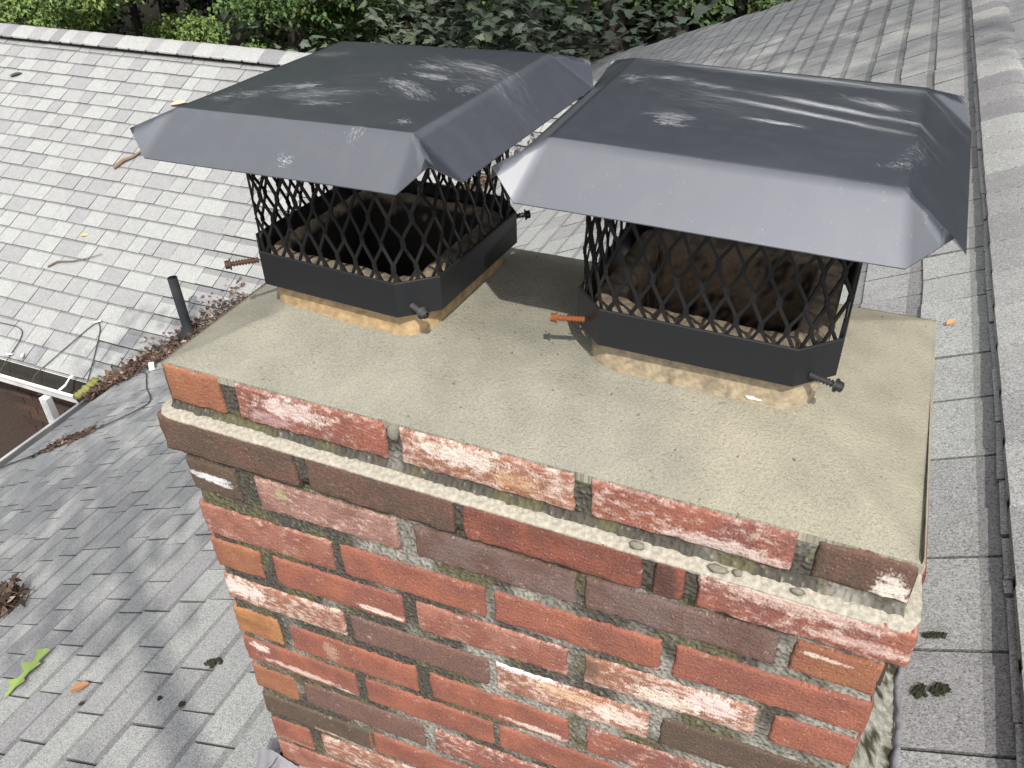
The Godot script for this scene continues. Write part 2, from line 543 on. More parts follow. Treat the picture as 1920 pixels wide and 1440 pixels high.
func build_chimney() -> void:
	wobble = noise(77, 38.0, 3)
	brick_texture()
	var ch := node("brick_chimney")
	tag(ch, "red brick chimney stack with grey mortar crown and two square flues", "chimney")
	for ci in COURSES.size():
		var c: Array = COURSES[ci]
		var z := 0.015 if ci == 1 else 0.0
		for bi in (c.size() - 4) / 2:
			put("brick", brick_mesh(c, c[4 + bi * 2], c[5 + bi * 2], z, 0.05, ci * 7 + bi), ch)
	# front mortar, set back between the bricks
	var ys := []
	var y := -0.009
	while y > -0.93:
		ys.append(y); y -= 0.0045
	var rows := []
	var uvs := []
	for yy in ys:
		var row := []
		var uvr := []
		for i in 131:
			var x := lerpf(-0.004, 0.787, i / 130.0)
			var back := -0.0042 if yy > -0.2 else -0.0032
			var yc: float = yy + 0.0067 * x
			if yc > -0.0665 and yc < -0.0555: back = lerpf(0.0055, -0.0042, clampf((yc + 0.0645) / 0.008, 0, 1))
			if yc < -0.0695 and yc > -0.110: back = 0.0095
			elif yc <= -0.0665 and yc > -0.116: back = 0.0055
			var p := Vector3(x, yy, back + wobble.get_noise_2d(x * 3.0, yy * 3.0) * (0.0022 if yy < -0.13 else 0.0009))
			row.append(p)
			uvr.append(face_uv(p))
		rows.append(row)
		uvs.append(uvr)
	var mb := MB.new()
	mb.grid(rows, uvs)
	# core behind the face: sides and back
	mb.quad(Vector3(-0.004, -1.3, -0.40), Vector3(-0.004, 0.0, -0.40), Vector3(-0.004, 0.0, -0.004), Vector3(-0.004, -1.3, -0.004))
	mb.quad(Vector3(0.787, -1.3, -0.004), Vector3(0.787, 0.0, -0.004), Vector3(0.787, 0.0, -0.40), Vector3(0.787, -1.3, -0.40))
	mb.quad(Vector3(0.787, -1.3, -0.40), Vector3(0.787, 0.0, -0.40), Vector3(-0.004, 0.0, -0.40), Vector3(-0.004, -1.3, -0.40))
	mb.quad(Vector3(-0.004, -1.3, -0.004), Vector3(-0.004, -0.9, -0.004), Vector3(0.787, -0.9, -0.004), Vector3(0.787, -1.3, -0.004))
	put("mortar_joint", mb.mesh(M.mortar), ch)
	# bricks on the two narrow sides and the back
	var r := RandomNumberGenerator.new()
	r.seed = 4
	var names := ["red", "deep", "dark", "purple", "red", "salmon", "orange", "red"]
	M.side_brick = triplanar(mat(Color.WHITE, 0.9, 0, true), speckle_tex(38, 0.45, 1.0, 0.03), 6.0)
	for side in 3:
		for ci in 12:
			var ct: Array = COURSES[ci]
			var at: float = -0.004 if side == 0 else 0.787
			var top: float = ct[0] + ct[1] * at
			var bot: float = ct[2] + ct[3] * at
			var s: float = -0.055 if ci % 2 == 0 else -0.1
			var length := 0.40 if side < 2 else 0.79
			while s > -length:
				var e: float = maxf(s - 0.19, -length)
				if e - s > -0.03: break
				var L: Array = LOOKS[names[r.randi() % names.size()]]
				var one := MB.new()
				one.col = Color(L[0], L[1], L[2])
				var out := 0.018 if ci == 1 else 0.005
				if side == 0:
					one.box(Transform3D(Basis(), Vector3(0.0115 - out - (0.004 if ci > 0 else 0.0) , (top + bot) / 2, (s + e) / 2 + 0.04)), Vector3(0.02, top - bot, s - e))
				elif side == 1:
					one.box(Transform3D(Basis(), Vector3(0.7740 + out + (0.0035 if ci > 0 else 0.0) - (0.001 if ci == 1 else 0.0), (top + bot) / 2, (s + e) / 2 + 0.04)), Vector3(0.02, top - bot, s - e))
				else:
					var y0 := lerpf(ct[0], ct[0] + ct[1] * 0.4, 1.0)
					one.box(Transform3D(Basis(), Vector3((s + e) / 2 + 0.787 + 0.05, y0 - 0.025, -0.394 - out)), Vector3(s - e, 0.05, 0.02))
				put("brick", one.mesh(M.side_brick), ch)
				s = e - 0.011
	# pale mortar ledge on top of the stepped-out course
	var lm := MB.new()
	M.ledge = triplanar(mat(lin(0.60, 0.555, 0.46), 0.95), speckle_tex(39, 0.40, 1.0, 0.06), 10.0)
	var path := []
	for k in 41: path.append([Vector3(-0.012, 0, -0.40 + k * 0.0102), Vector3(-1, 0, 0)])
	path[40] = [Vector3(-0.004, 0, 0.004), Vector3(-0.7, 0, 0.7)]
	for k in 301: path.append([Vector3(0.787 * (k + 0.5) / 301.0, 0, 0.004), Vector3(0, 0, 1)])
	path.append([Vector3(0.787, 0, 0.004), Vector3(0.7, 0, 0.7)])
	for k in 41: path.append([Vector3(0.791, 0, -0.004 - k * 0.0099), Vector3(1, 0, 0)])
	var prof := [[0.0092, -0.004], [0.0108, -0.0006], [0.0095, 0.0010], [0.006, 0.0020], [0.001, 0.0034], [-0.003, 0.0048], [-0.012, 0.0052]]
	var lr := []
	for q in path:
		var row := []
		var pp: Vector3 = q[0]
		var top: float = -0.0657 - 0.0067 * pp.x
		for e in prof:
			var rag := wobble.get_noise_3dv(pp * 2.2) * 0.0008 + (wobble.get_noise_3dv(pp * 7.0) * 0.0005 + wobble.get_noise_3dv(pp * 19.0) * 0.0004) * (1.0 if e[0] > 0.007 else 0.25)
			row.append(Vector3(pp.x, top + e[1] + rag * (1.0 if e[1] > -0.002 else 0.0), pp.z) + q[1] * (e[0] + rag * 1.2))
		lr.append(row)
	lm.grid(lr)
	put("mortar_ledge", lm.mesh(M.ledge), ch)
	# droppings of mortar on the ledge
	M.drop = triplanar(mat(lin(0.24, 0.225, 0.18), 0.95), speckle_tex(40, 0.6, 1.0, 0.05), 14.0)
	for q in [[0.555, -0.066, 0.010, 0.010, 0.006], [0.630, -0.066, 0.011, 0.013, 0.006], [0.648, -0.066, 0.009, 0.006, 0.005], [0.700, -0.067, 0.010, 0.009, 0.004]]:
		var bm := MB.new()
		blob(bm, Vector3(q[0], q[1] + 0.003, q[2] - 0.001), Vector3(q[3] * 0.7, 0.0036, q[4] * 0.75), int(q[0] * 1000))
		put("mortar_crumb", bm.mesh(M.drop), ch)
	var pm := MB.new()
	blob(pm, Vector3(0.2935, -0.014, -0.003), Vector3(0.0075, 0.011, 0.006), 3)
	put("mortar_crumb", pm.mesh(M.drop), ch)
	build_crown(ch)
	build_tile(ch, Vector2(0.1843, -0.2095), Vector2(0.105, 0.107), -0.0667, 0.022, 1)
	build_tile(ch, Vector2(0.5671, -0.226), Vector2(0.113, 0.106), -0.02, 0.030, 2)
	build_fillet(ch)

func blob(mb: MB, at: Vector3, r: Vector3, seed_: int) -> void:
	var rows := []
	for j in 7:
		var row := []
		for i in 11:
			var a := TAU * i / 10.0
			var e := PI * (j / 6.0 - 0.5)
			var d := Vector3(cos(a) * cos(e), sin(e), sin(a) * cos(e))
			row.append(at + d * r * (1.0 + 0.35 * wobble.get_noise_3dv(d * 0.05 + Vector3(seed_, 0, 0))))
		rows.append(row)
	var b := mb.v.size()
	mb.grid(rows)
	for j in 7:
		for i in 11:
			var a := TAU * i / 10.0
			var e := PI * (j / 6.0 - 0.5)
			mb.n[b + j * 11 + i] = (Vector3(cos(a) * cos(e), sin(e), sin(a) * cos(e)) / r).normalized()

func flue_dist(x: float, z: float, c: Vector2, h: Vector2, rot: float) -> float:
	var p := (Vector2(x, z) - c).rotated(-rot)
	var q := Vector2(absf(p.x), absf(p.y)) - h + Vector2(0.03, 0.03)
	return Vector2(maxf(q.x, 0), maxf(q.y, 0)).length() + minf(maxf(q.x, q.y), 0.0) - 0.03

func crown_y(x: float, z: float) -> float:
	var d := minf(minf(x + 0.003, 0.790 - x), minf(0.003 - z, z + 0.405))
	var dd := d / 0.105
	var y := 0.036 * (dd if dd < 0.8 else 1.0 - 0.2 * exp(-(dd - 0.8) / 0.2)) - 0.0012
	y -= 0.005 * exp(-(pow((x - 0.57) / 0.13, 2.0) + pow((z + 0.10) / 0.05, 2.0)))
	var f := minf(flue_dist(x, z, Vector2(0.1843, -0.2095), Vector2(0.105, 0.107), 0.0667), flue_dist(x, z, Vector2(0.5671, -0.226), Vector2(0.113, 0.106), 0.02))
	y += 0.006 * exp(-maxf(f, 0.0) / 0.010)
	y += wobble.get_noise_2d(x * 0.25, z * 0.25 + 4.0) * 0.0018 * smoothstep(0.0, 0.05, d)
	y -= 0.0094 * x * clampf(1.0 + z / 0.25, 0.0, 1.0)
	return y

func build_crown(ch: Node3D) -> void:
	var w := 1024
	var n1 := noise_bytes(121, 0.010, w, w, 3)
	var n2 := noise_bytes(122, 0.16, w, w, 3)
	var n3 := noise_bytes(123, 0.40, w, w, 2)
	var dr := noise(124, 0.035, 3)
	var b := PackedByteArray()
	b.resize(w * w * 3)
	var bump := PackedByteArray()
	bump.resize(w * w)
	var r := RandomNumberGenerator.new()
	r.seed = 12
	for j in w:
		for i in w:
			var p := j * w + i
			var g := n3[p] / 255.0
			var f := n2[p] / 255.0
			var a := n1[p] / 255.0
			var pz := n2[((j * 7) & 1023) * w + (((i >> 1) + j / 3) & 1023)] / 255.0     # trowel drag, along the front
			var sh := 0.80 + 0.20 * f + 0.16 * (r.randf() - 0.5) + 0.26 * (a - 0.5)
			var gouge := smoothstep(0.66, 0.80, pz * 0.75 + g * 0.25) * smoothstep(0.35, 0.6, n1[(p + 40000) % (w * w)] / 255.0)
			sh *= 1.0 - 0.35 * gouge
			if g > 0.84: sh *= 1.12
			if g < 0.13: sh *= 0.82
			var yel := smoothstep(0.62, 0.80, float(i) / w + 0.10 * (a - 0.5)) * 0.55  # warm sun on the right slope, painted into the colour
			var cr := lerpf(0.228, 0.262, yel) * sh
			var cg := lerpf(0.220, 0.240, yel) * sh
			var cb := lerpf(0.180, 0.178, yel) * sh
			b[p * 3] = int(255.0 * pow(clampf(cr, 0, 1), 0.4545)); b[p * 3 + 1] = int(255.0 * pow(clampf(cg, 0, 1), 0.4545)); b[p * 3 + 2] = int(255.0 * pow(clampf(cb, 0, 1), 0.4545))
			bump[p] = clampi(int(120 + 110 * (g - 0.5) + 60 * (f - 0.5) - 60 * gouge), 0, 255)
	M.crown = mat(Color.WHITE, 0.93)
	M.crown.albedo_texture = rgb_tex(b, w, w)
	M.crown.normal_enabled = true
	M.crown.normal_texture = normal_tex(bump, w, w, 3.0)
	M.crown.metallic_specular = 0.3
	var xs := []
	var k := -0.003
	while k < 0.789:
		xs.append(k); k += 0.006
	xs.append(0.790)
	var zs := []
	k = -0.405
	while k < 0.0025:
		zs.append(k); k += 0.006
	zs.append(-0.0030)
	var rows := []
	var uvs := []
	for j in zs.size() + 2:
		var row := []
		var uvr := []
		for i in xs.size() + 2:
			var x: float = xs[clampi(i - 1, 0, xs.size() - 1)]
			var z: float = zs[clampi(j - 1, 0, zs.size() - 1)]
			var y := crown_y(x, z) + wobble.get_noise_2d(x * 3.0, z * 3.0) * 0.0004
			var edge := i == 0 or j == 0 or i == xs.size() + 1 or j == zs.size() + 1
			if edge: y = -0.0085 - 0.0094 * x * clampf(1.0 + z / 0.25, 0.0, 1.0) - absf(wobble.get_noise_2d(x * 4.0, z * 4.0)) * 0.0022
			if z > -0.0035: z += wobble.get_noise_2d(x * 2.0, 3.0) * 0.0012
			row.append(Vector3(x, y, z))
			uvr.append(Vector2((x + 0.01) / 0.82, (z + 0.41) / 0.82))
		rows.append(row)
		uvs.append(uvr)
	# leave the flue openings free
	var mb := MB.new()
	mb.grid(rows, uvs)
	var nc := xs.size() + 2
	var keep := PackedInt32Array()
	for t in range(0, mb.ix.size(), 3):
		var p := (mb.v[mb.ix[t]] + mb.v[mb.ix[t + 1]] + mb.v[mb.ix[t + 2]]) / 3.0
		var f := minf(flue_dist(p.x, p.z, Vector2(0.1843, -0.2095), Vector2(0.105, 0.107), 0.0667), flue_dist(p.x, p.z, Vector2(0.5671, -0.226), Vector2(0.113, 0.106), 0.02))
		if f > -0.012:
			keep.append_array(mb.ix.slice(t, t + 3))
	mb.ix = keep
	put("mortar_crown", mb.mesh(M.crown), ch)
	# crumbs left by the trowel
	var cm := MB.new()
	r.seed = 6
	for q in 240:
		var near := q < 150
		var x := r.randf_range(0.27, 0.47) if near else r.randf_range(0.01, 0.78)
		var z := r.randf_range(-0.30, -0.10) if near else r.randf_range(-0.39, -0.002)
		if minf(flue_dist(x, z, Vector2(0.1843, -0.2095), Vector2(0.105, 0.107), 0.0667), flue_dist(x, z, Vector2(0.5671, -0.226), Vector2(0.113, 0.106), 0.02)) < 0.004: continue
		var s := r.randf_range(0.0005, 0.0014)
		var d := Basis.from_euler(Vector3(r.randf() * TAU, r.randf() * TAU, 0))
		cm.box(Transform3D(d, Vector3(x, crown_y(x, z) + s * 0.3, z)), Vector3(s * r.randf_range(1, 2.5), s, s * 1.2))
	var cr_ := put("mortar_grit", cm.mesh(triplanar(mat(lin(0.23, 0.215, 0.165), 0.95), speckle_tex(47, 0.6, 1.0, 0.05), 14.0)), ch)
	cr_.set_meta("kind", "stuff")

func build_tile(ch: Node3D, c: Vector2, h: Vector2, rot: float, wall: float, which: int) -> void:
	var ring := func(hx: float, hz: float, rad: float) -> Array:
		var out := []
		for k in 4:
			var cx: float = [1, -1, -1, 1][k] * (hx - rad)
			var cz: float = [1, 1, -1, -1][k] * (hz - rad)
			for e in 7:
				var a := (k + e / 6.0) * PI / 2
				out.append(Vector2(cx + cos(a) * rad, cz + sin(a) * rad))
			var b0: Vector2 = out[-1]
			var m := (k + 1) % 4
			var b1 := Vector2([1, -1, -1, 1][m] * (hx - rad), [1, 1, -1, -1][m] * (hz - rad)) + Vector2(cos(m * PI / 2), sin(m * PI / 2)) * rad
			for e in range(1, 22): out.append(b0.lerp(b1, e / 22.0))
		out.append(out[0])
		return out.map(func(p): return c + p.rotated(-rot))
	# inset, corner radius, height, 0 outside / 1 rim / 2 inside
	var steps := []
	for y in [0.030, 0.036, 0.042, 0.048, 0.054, 0.060, 0.068, 0.078, 0.088, 0.094]: steps.append([0.0, 0.035, y, 0])
	steps.append_array([[0.003, 0.033, 0.098, 1], [wall * 0.5, 0.028, 0.099, 1], [wall - 0.003, 0.022, 0.098, 1]])
	var yy := 0.093
	while yy > -0.26:
		steps.append([wall, 0.02, yy, 2]); yy -= 0.007
	steps.append_array([[wall, 0.02, -0.32, 2], [wall, 0.02, -0.5, 2], [wall, 0.02, -0.9, 2]])
	var rows := []
	var cols := []
	for st in steps:
		var row := []
		for p in ring.call(h.x - st[0], h.y - st[0], st[1]):
			var q := Vector3(p.x, st[2], p.y)
			var big := wobble.get_noise_3dv(q * 0.4)
			var mid := wobble.get_noise_3dv(q * (1.1 if which == 1 else 2.1) + Vector3(3, which, 0))
			var fine := wobble.get_noise_3dv(q * 4.0)
			var base := Color(0.56, 0.40, 0.22) if which == 1 else Color(0.50, 0.41, 0.28)
			var soot := 0.0
			if st[3] == 0:
				var run := wobble.get_noise_3dv(Vector3(q.x * 4.0, q.y * 0.3, q.z * 4.0))
				if which == 2: soot = 0.40 * smoothstep(0.0, 0.45, run) + 0.12 * smoothstep(0.1, 0.4, mid)
				else: soot = 0.10 * smoothstep(0.1, 0.5, mid)
			elif st[3] == 1:
				base = Color(0.36, 0.29, 0.21)
				soot = 0.12 + 0.5 * smoothstep(-0.05, 0.2, mid + fine * 0.5)
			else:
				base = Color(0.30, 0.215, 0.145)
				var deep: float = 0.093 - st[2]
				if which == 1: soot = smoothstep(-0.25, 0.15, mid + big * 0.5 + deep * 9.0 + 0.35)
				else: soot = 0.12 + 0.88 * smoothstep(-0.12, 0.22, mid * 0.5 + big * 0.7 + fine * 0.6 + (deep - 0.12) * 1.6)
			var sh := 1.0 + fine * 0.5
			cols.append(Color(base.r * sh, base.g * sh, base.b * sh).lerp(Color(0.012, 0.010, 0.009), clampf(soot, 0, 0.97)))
			if st[3] == 1: q.y += wobble.get_noise_2d(p.x * 1.3, p.y * 1.3) * 0.003
			row.append(q)
		rows.append(row)
	var mb := MB.new()
	mb.grid(rows)
	for k in cols.size(): mb.c[k] = cols[k]
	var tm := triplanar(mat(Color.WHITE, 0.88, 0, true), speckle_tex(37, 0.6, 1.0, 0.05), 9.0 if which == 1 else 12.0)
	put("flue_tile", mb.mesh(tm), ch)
	if which == 2:
		# splashes of white paint at the foot of the tile
		M.paint = mat(lin(0.62, 0.60, 0.55), 0.7)
		for q in [[0.622, 0.0385, 0.005, 0.0022], [0.629, 0.0380, 0.004, 0.0012]]:
			var pm := MB.new()
			blob(pm, Vector3(q[0], q[1], c.y + h.y + 0.0005 + (q[0] - c.x) * 0.02 - (0.006 if q[0] > 0.66 else 0.0)), Vector3(q[2], q[3], 0.0007), int(q[0] * 999))
			put("paint_splash", pm.mesh(M.paint), ch)

# rough cement haunch where the shaft meets the roof, with a grey-violet sealant lip
func build_fillet(ch: Node3D) -> void:
	M.cement = triplanar(mat(Color.WHITE, 0.95, 0, true), speckle_tex(41, 0.25, 1.0, 0.05), 7.0)
	M.sealant = triplanar(mat(lin(0.23, 0.225, 0.25), 0.7), speckle_tex(42, 0.7, 1.0, 0.03), 6.0)
	for side in 2:
		var mb := MB.new()
		var ms := MB.new()
		var rows := []
		var rs := []
		for k in 150:
			var z := 0.10 - k * 0.0035
			var row := []
			var rw := []
			for i in 15:
				var t := i / 14.0
				var x := lerpf(0.788, 0.845, t) if side == 1 else lerpf(-0.008, -0.045, t)
				var rise := 0.085 if side == 1 else 0.035
				var y := ROOF_Y + PITCH * x + rise * pow(1.0 - t, 1.4) + 0.006
				y += wobble.get_noise_2d(x * 1.2, z * 1.2) * 0.005 + wobble.get_noise_2d(x * 4.0, z * 4.0) * 0.0018
				row.append(Vector3(x, y, z))
			for i in 6:
				var t := i / 5.0
				var o := wobble.get_noise_1d(z * 0.5 + side * 7.0) * 0.008
				var x := (0.842 + o * 0.6 + t * 0.010) if side == 1 else (-0.036 + o - t * 0.03)
				var y := ROOF_Y + PITCH * x + 0.008 + 0.003 * sin(PI * clampf(t, 0.06, 0.94)) + wobble.get_noise_2d(x * 2.0, z * 2.0) * 0.002
				if i == 0 or i == 5: y -= 0.008
				rw.append(Vector3(x, y, z))
			rows.append(row)
			rs.append(rw)
		mb.grid(rows, [], side == 1)
		ms.grid(rs, [], side == 1)
		for q in mb.v.size():
			var e := wobble.get_noise_3dv(mb.v[q] * 0.7) + 0.25 * wobble.get_noise_3dv(mb.v[q] * 2.6)
			var pale := Color(0.55, 0.54, 0.46)
			mb.c[q] = pale.lerp(Color(0.075, 0.072, 0.04), smoothstep(0.06, 0.28, e))
		put("cement_haunch", mb.mesh(M.cement), ch)
		put("sealant_bead", ms.mesh(M.sealant), ch)
	var fm := MB.new()
	var rf := []
	for k in 24:
		var x := -0.05 + k * 0.004
		var row := []
		for i in 7:
			var t := i / 6.0
			var z := lerpf(0.004, 0.05, t)
			var rise := 0.05 * clampf(1.0 - (x + 0.02) / 0.055, 0.0, 1.0)
			row.append(Vector3(x, ROOF_Y + PITCH * x + rise * pow(1.0 - t, 1.4) + 0.004 - 0.012 * t * (1.0 if x > 0.02 else 0.0) + wobble.get_noise_2d(x * 1.5, z * 1.5) * 0.004, z))
		rf.append(row)
	fm.grid(rf, [], true)
	put("sealant_bead", fm.mesh(M.sealant), ch)

# ---------------------------------------------------------------- the two flue caps
func lid_texture(seed_: int, smears: Array) -> ImageTexture:
	var w := 1024
	var b := PackedByteArray()
	b.resize(w * w * 3)
	var n1 := noise_bytes(seed_, 0.012, w, w, 3)
	var n2 := noise_bytes(seed_ + 1, 0.12, w, w, 3)
	var r := RandomNumberGenerator.new()
	r.seed = seed_
	var v := PackedFloat32Array()
	v.resize(w * w)
	for p in w * w:
		v[p] = 0.0
	# dust wiped over the paint: fans of fine strokes
	for q in smears:
		var cx: float = q[0]
		var cy: float = q[1]
		for s in int(q[6] * 2.4):
			var a: float = q[4] + r.randfn(0, 0.10)
			var off := Vector2(r.randfn(0, q[2] * 0.36), r.randfn(0, q[3] * 0.36)).rotated(q[4])
			var L: float = q[2] * r.randf_range(0.10, 0.5)
			var st := Vector2(cx, cy) + off
			var k: float = q[5] * r.randf_range(0.3, 2.2)
			var n := int(L * w * 1.3)
			var bend := r.randfn(0.0, 0.5)
			for i in n:
				var t := float(i) / n - 0.5
				var d := Vector2(cos(a + bend * t), sin(a + bend * t)) * L * t
				var x := int((st.x + d.x) * w)
				var y := int((st.y + d.y) * w)
				if x < 0 or y < 0 or x >= w or y >= w: continue
				var fade := 1.0 - absf(t) * 2.0
				var o := y * w + x
				v[o] = minf(1.0, v[o] + k * fade * (0.4 + 0.9 * n2[o] / 255.0))
				if x + 1 < w: v[o + 1] = minf(1.0, v[o + 1] + k * fade * 0.5)
	for s in 1900:     # grit and paint specks
		var x := r.randi_range(1, w - 2)
		var y := r.randi_range(1, w - 2)
		var k := r.randf_range(0.15, 0.75) * r.randf()
		v[y * w + x] = maxf(v[y * w + x], k)
		if r.randf() < 0.35:
			v[y * w + x + 1] = maxf(v[y * w + x + 1], k); v[(y + 1) * w + x] = maxf(v[(y + 1) * w + x], k * 0.8)
	for p in w * w:
		var f := n2[p] / 255.0
		var a := n1[p] / 255.0
		var dust := 0.004 * smoothstep(0.4, 0.75, a) * (0.4 + 1.2 * f)
		var k := v[p]
		var cr := lerpf(0.026 + dust, 0.36, k)
		var cg := lerpf(0.030 + dust, 0.37, k)
		var cb := lerpf(0.043 + dust, 0.40, k)
		b[p * 3] = int(255.0 * pow(cr, 0.4545)); b[p * 3 + 1] = int(255.0 * pow(cg, 0.4545)); b[p * 3 + 2] = int(255.0 * pow(cb, 0.4545))
	return rgb_tex(b, w, w)

# a: flat half size, n: corner of the sheet (out, drop), e: flap edge (out, drop), g: half length of the flap edge
func lid_mesh(a: Vector2, nn: Vector2, ee: Vector2, g: float, m: Material) -> ArrayMesh:
	var C := 0.8
	var knots := [0.0, 0.16, 0.32, 0.46, 0.58, 0.67, 0.73, 0.775, 0.8, 0.83, 0.86, 0.89, 0.94, 1.0]
	var ss := []
	for k in range(knots.size() - 1, 0, -1): ss.append(-knots[k])
	for k in knots: ss.append(k)
	var rows := []
	var rows2 := []
	var uvs := []
	for t in ss:
		var r1 := []
		var r2 := []
		var uvr := []
		for s in ss:
			var us := absf(s) / C
			var vs := absf(t) / C
			var ps: float = maxf(0.0, (absf(s) - C) / (1.0 - C))
			var pt: float = maxf(0.0, (absf(t) - C) / (1.0 - C))
			var p := Vector3(minf(us, 1.0) * a.x, 0, minf(vs, 1.0) * a.y)
			if ps > 0.0 and pt > 0.0:
				# the corner: two facets either side of the crease that runs to the clipped corner
				var lo := minf(ps, pt)
				var e := Vector3(-g, -ee.y, ee.x) if pt >= ps else Vector3(ee.x, -ee.y, -g)
				p += e * (maxf(ps, pt) - lo) + Vector3(nn.x, -nn.y, nn.x) * lo
			elif pt > 0.0:
				p += Vector3(-g * pow(us, 3.0), -ee.y, ee.x) * pt
			elif ps > 0.0:
				p += Vector3(ee.x, -ee.y, -g * pow(vs, 3.0)) * ps
			p.y += 0.0016 * (1.0 - pow(minf(us, 1.0), 2.0)) * (1.0 - pow(minf(vs, 1.0), 2.0))
			p.x *= signf(s); p.z *= signf(t)
			p.y += wobble.get_noise_2d(p.x * 0.2 + a.x * 30.0, p.z * 0.2) * 0.0007
			r1.append(p)
			r2.append(p - Vector3(0, 0.0009, 0))
			uvr.append(Vector2(p.x / 0.40 + 0.5, p.z / 0.40 + 0.5))
		rows.append(r1); rows2.append(r2); uvs.append(uvr)
	var mb := MB.new()
	mb.grid(rows, uvs)
	mb.grid(rows2, uvs, true)
	var n := ss.size()
	# split the quads along the corner creases
	for j in n - 1:
		for i in n - 1:
			if (ss[i] + ss[i + 1]) * (ss[j] + ss[j + 1]) < 0.0: continue
			var q := (j * (n - 1) + i) * 6
			var e := q + (n - 1) * (n - 1) * 6
			var A := j * n + i
			var B := A + n * n
			var tri6 := [A, A + 1, A + n + 1, A, A + n + 1, A + n, B, B + n + 1, B + 1, B, B + n, B + n + 1]
			for k in 6:
				mb.ix[q + k] = tri6[k]
				mb.ix[e + k] = tri6[6 + k]
	for k in n - 1:
		for e in 4:
			var A := [0, k, 0, k + 1]
			match e:
				0: A = [0, k, 0, k + 1]
				1: A = [n - 1, k + 1, n - 1, k]
				2: A = [k + 1, 0, k, 0]
				3: A = [k, n - 1, k + 1, n - 1]
			mb.quad(rows[A[0]][A[1]], rows[A[2]][A[3]], rows2[A[2]][A[3]], rows2[A[0]][A[1]])
	return mb.mesh(m)

func octagon(h: Vector2, ch: float) -> Array:
	return [Vector2(-h.x + ch, h.y), Vector2(h.x - ch, h.y), Vector2(h.x, h.y - ch), Vector2(h.x, -h.y + ch), Vector2(h.x - ch, -h.y), Vector2(-h.x + ch, -h.y), Vector2(-h.x, -h.y + ch), Vector2(-h.x, h.y - ch)]

func along(poly: Array, l: float) -> Array:        # point and outward normal at a distance round the skirt
	var total := 0.0
	for k in poly.size(): total += poly[k].distance_to(poly[(k + 1) % poly.size()])
	l = fposmod(l, total)
	for k in poly.size():
		var a: Vector2 = poly[k]
		var b: Vector2 = poly[(k + 1) % poly.size()]
		var d := a.distance_to(b)
		if l <= d:
			var t := (b - a) / d
			return [a + t * l, Vector2(-t.y, t.x)]
		l -= d
	return [poly[0], Vector2(0, 1)]

func screw(parent: Node3D, at: Vector3, dir: Vector3, length: float, m: Material, label: String, head := 1.0) -> void:
	var s := node("screw", parent, at)
	if label: s.set_meta("label", label)
	var d := dir.normalized()
	var mb := MB.new()
	var pts := []
	var rad := []
	var n := int(length / 0.0008)
	for k in n + 1:
		pts.append(d * (length * k / n))
		rad.append([0.0022, 0.0032, 0.0037, 0.0025][k % 4])
	mb.tube(pts, rad, 10)
	put("shank", mb.mesh(m), s)
	var hm := MB.new()
	hm.tube([d * length, d * (length + 0.0002), d * (length + 0.0016), d * (length + 0.0018)], [0.0035, 0.0066 * head, 0.0066 * head, 0.004], 16)
	hm.tube([d * (length + 0.0012), d * (length + 0.0062), d * (length + 0.0068), d * (length + 0.0066)], [0.0048 * head, 0.0048 * head, 0.0040 * head, 0.001], 6)
	put("head", hm.mesh(m), s)

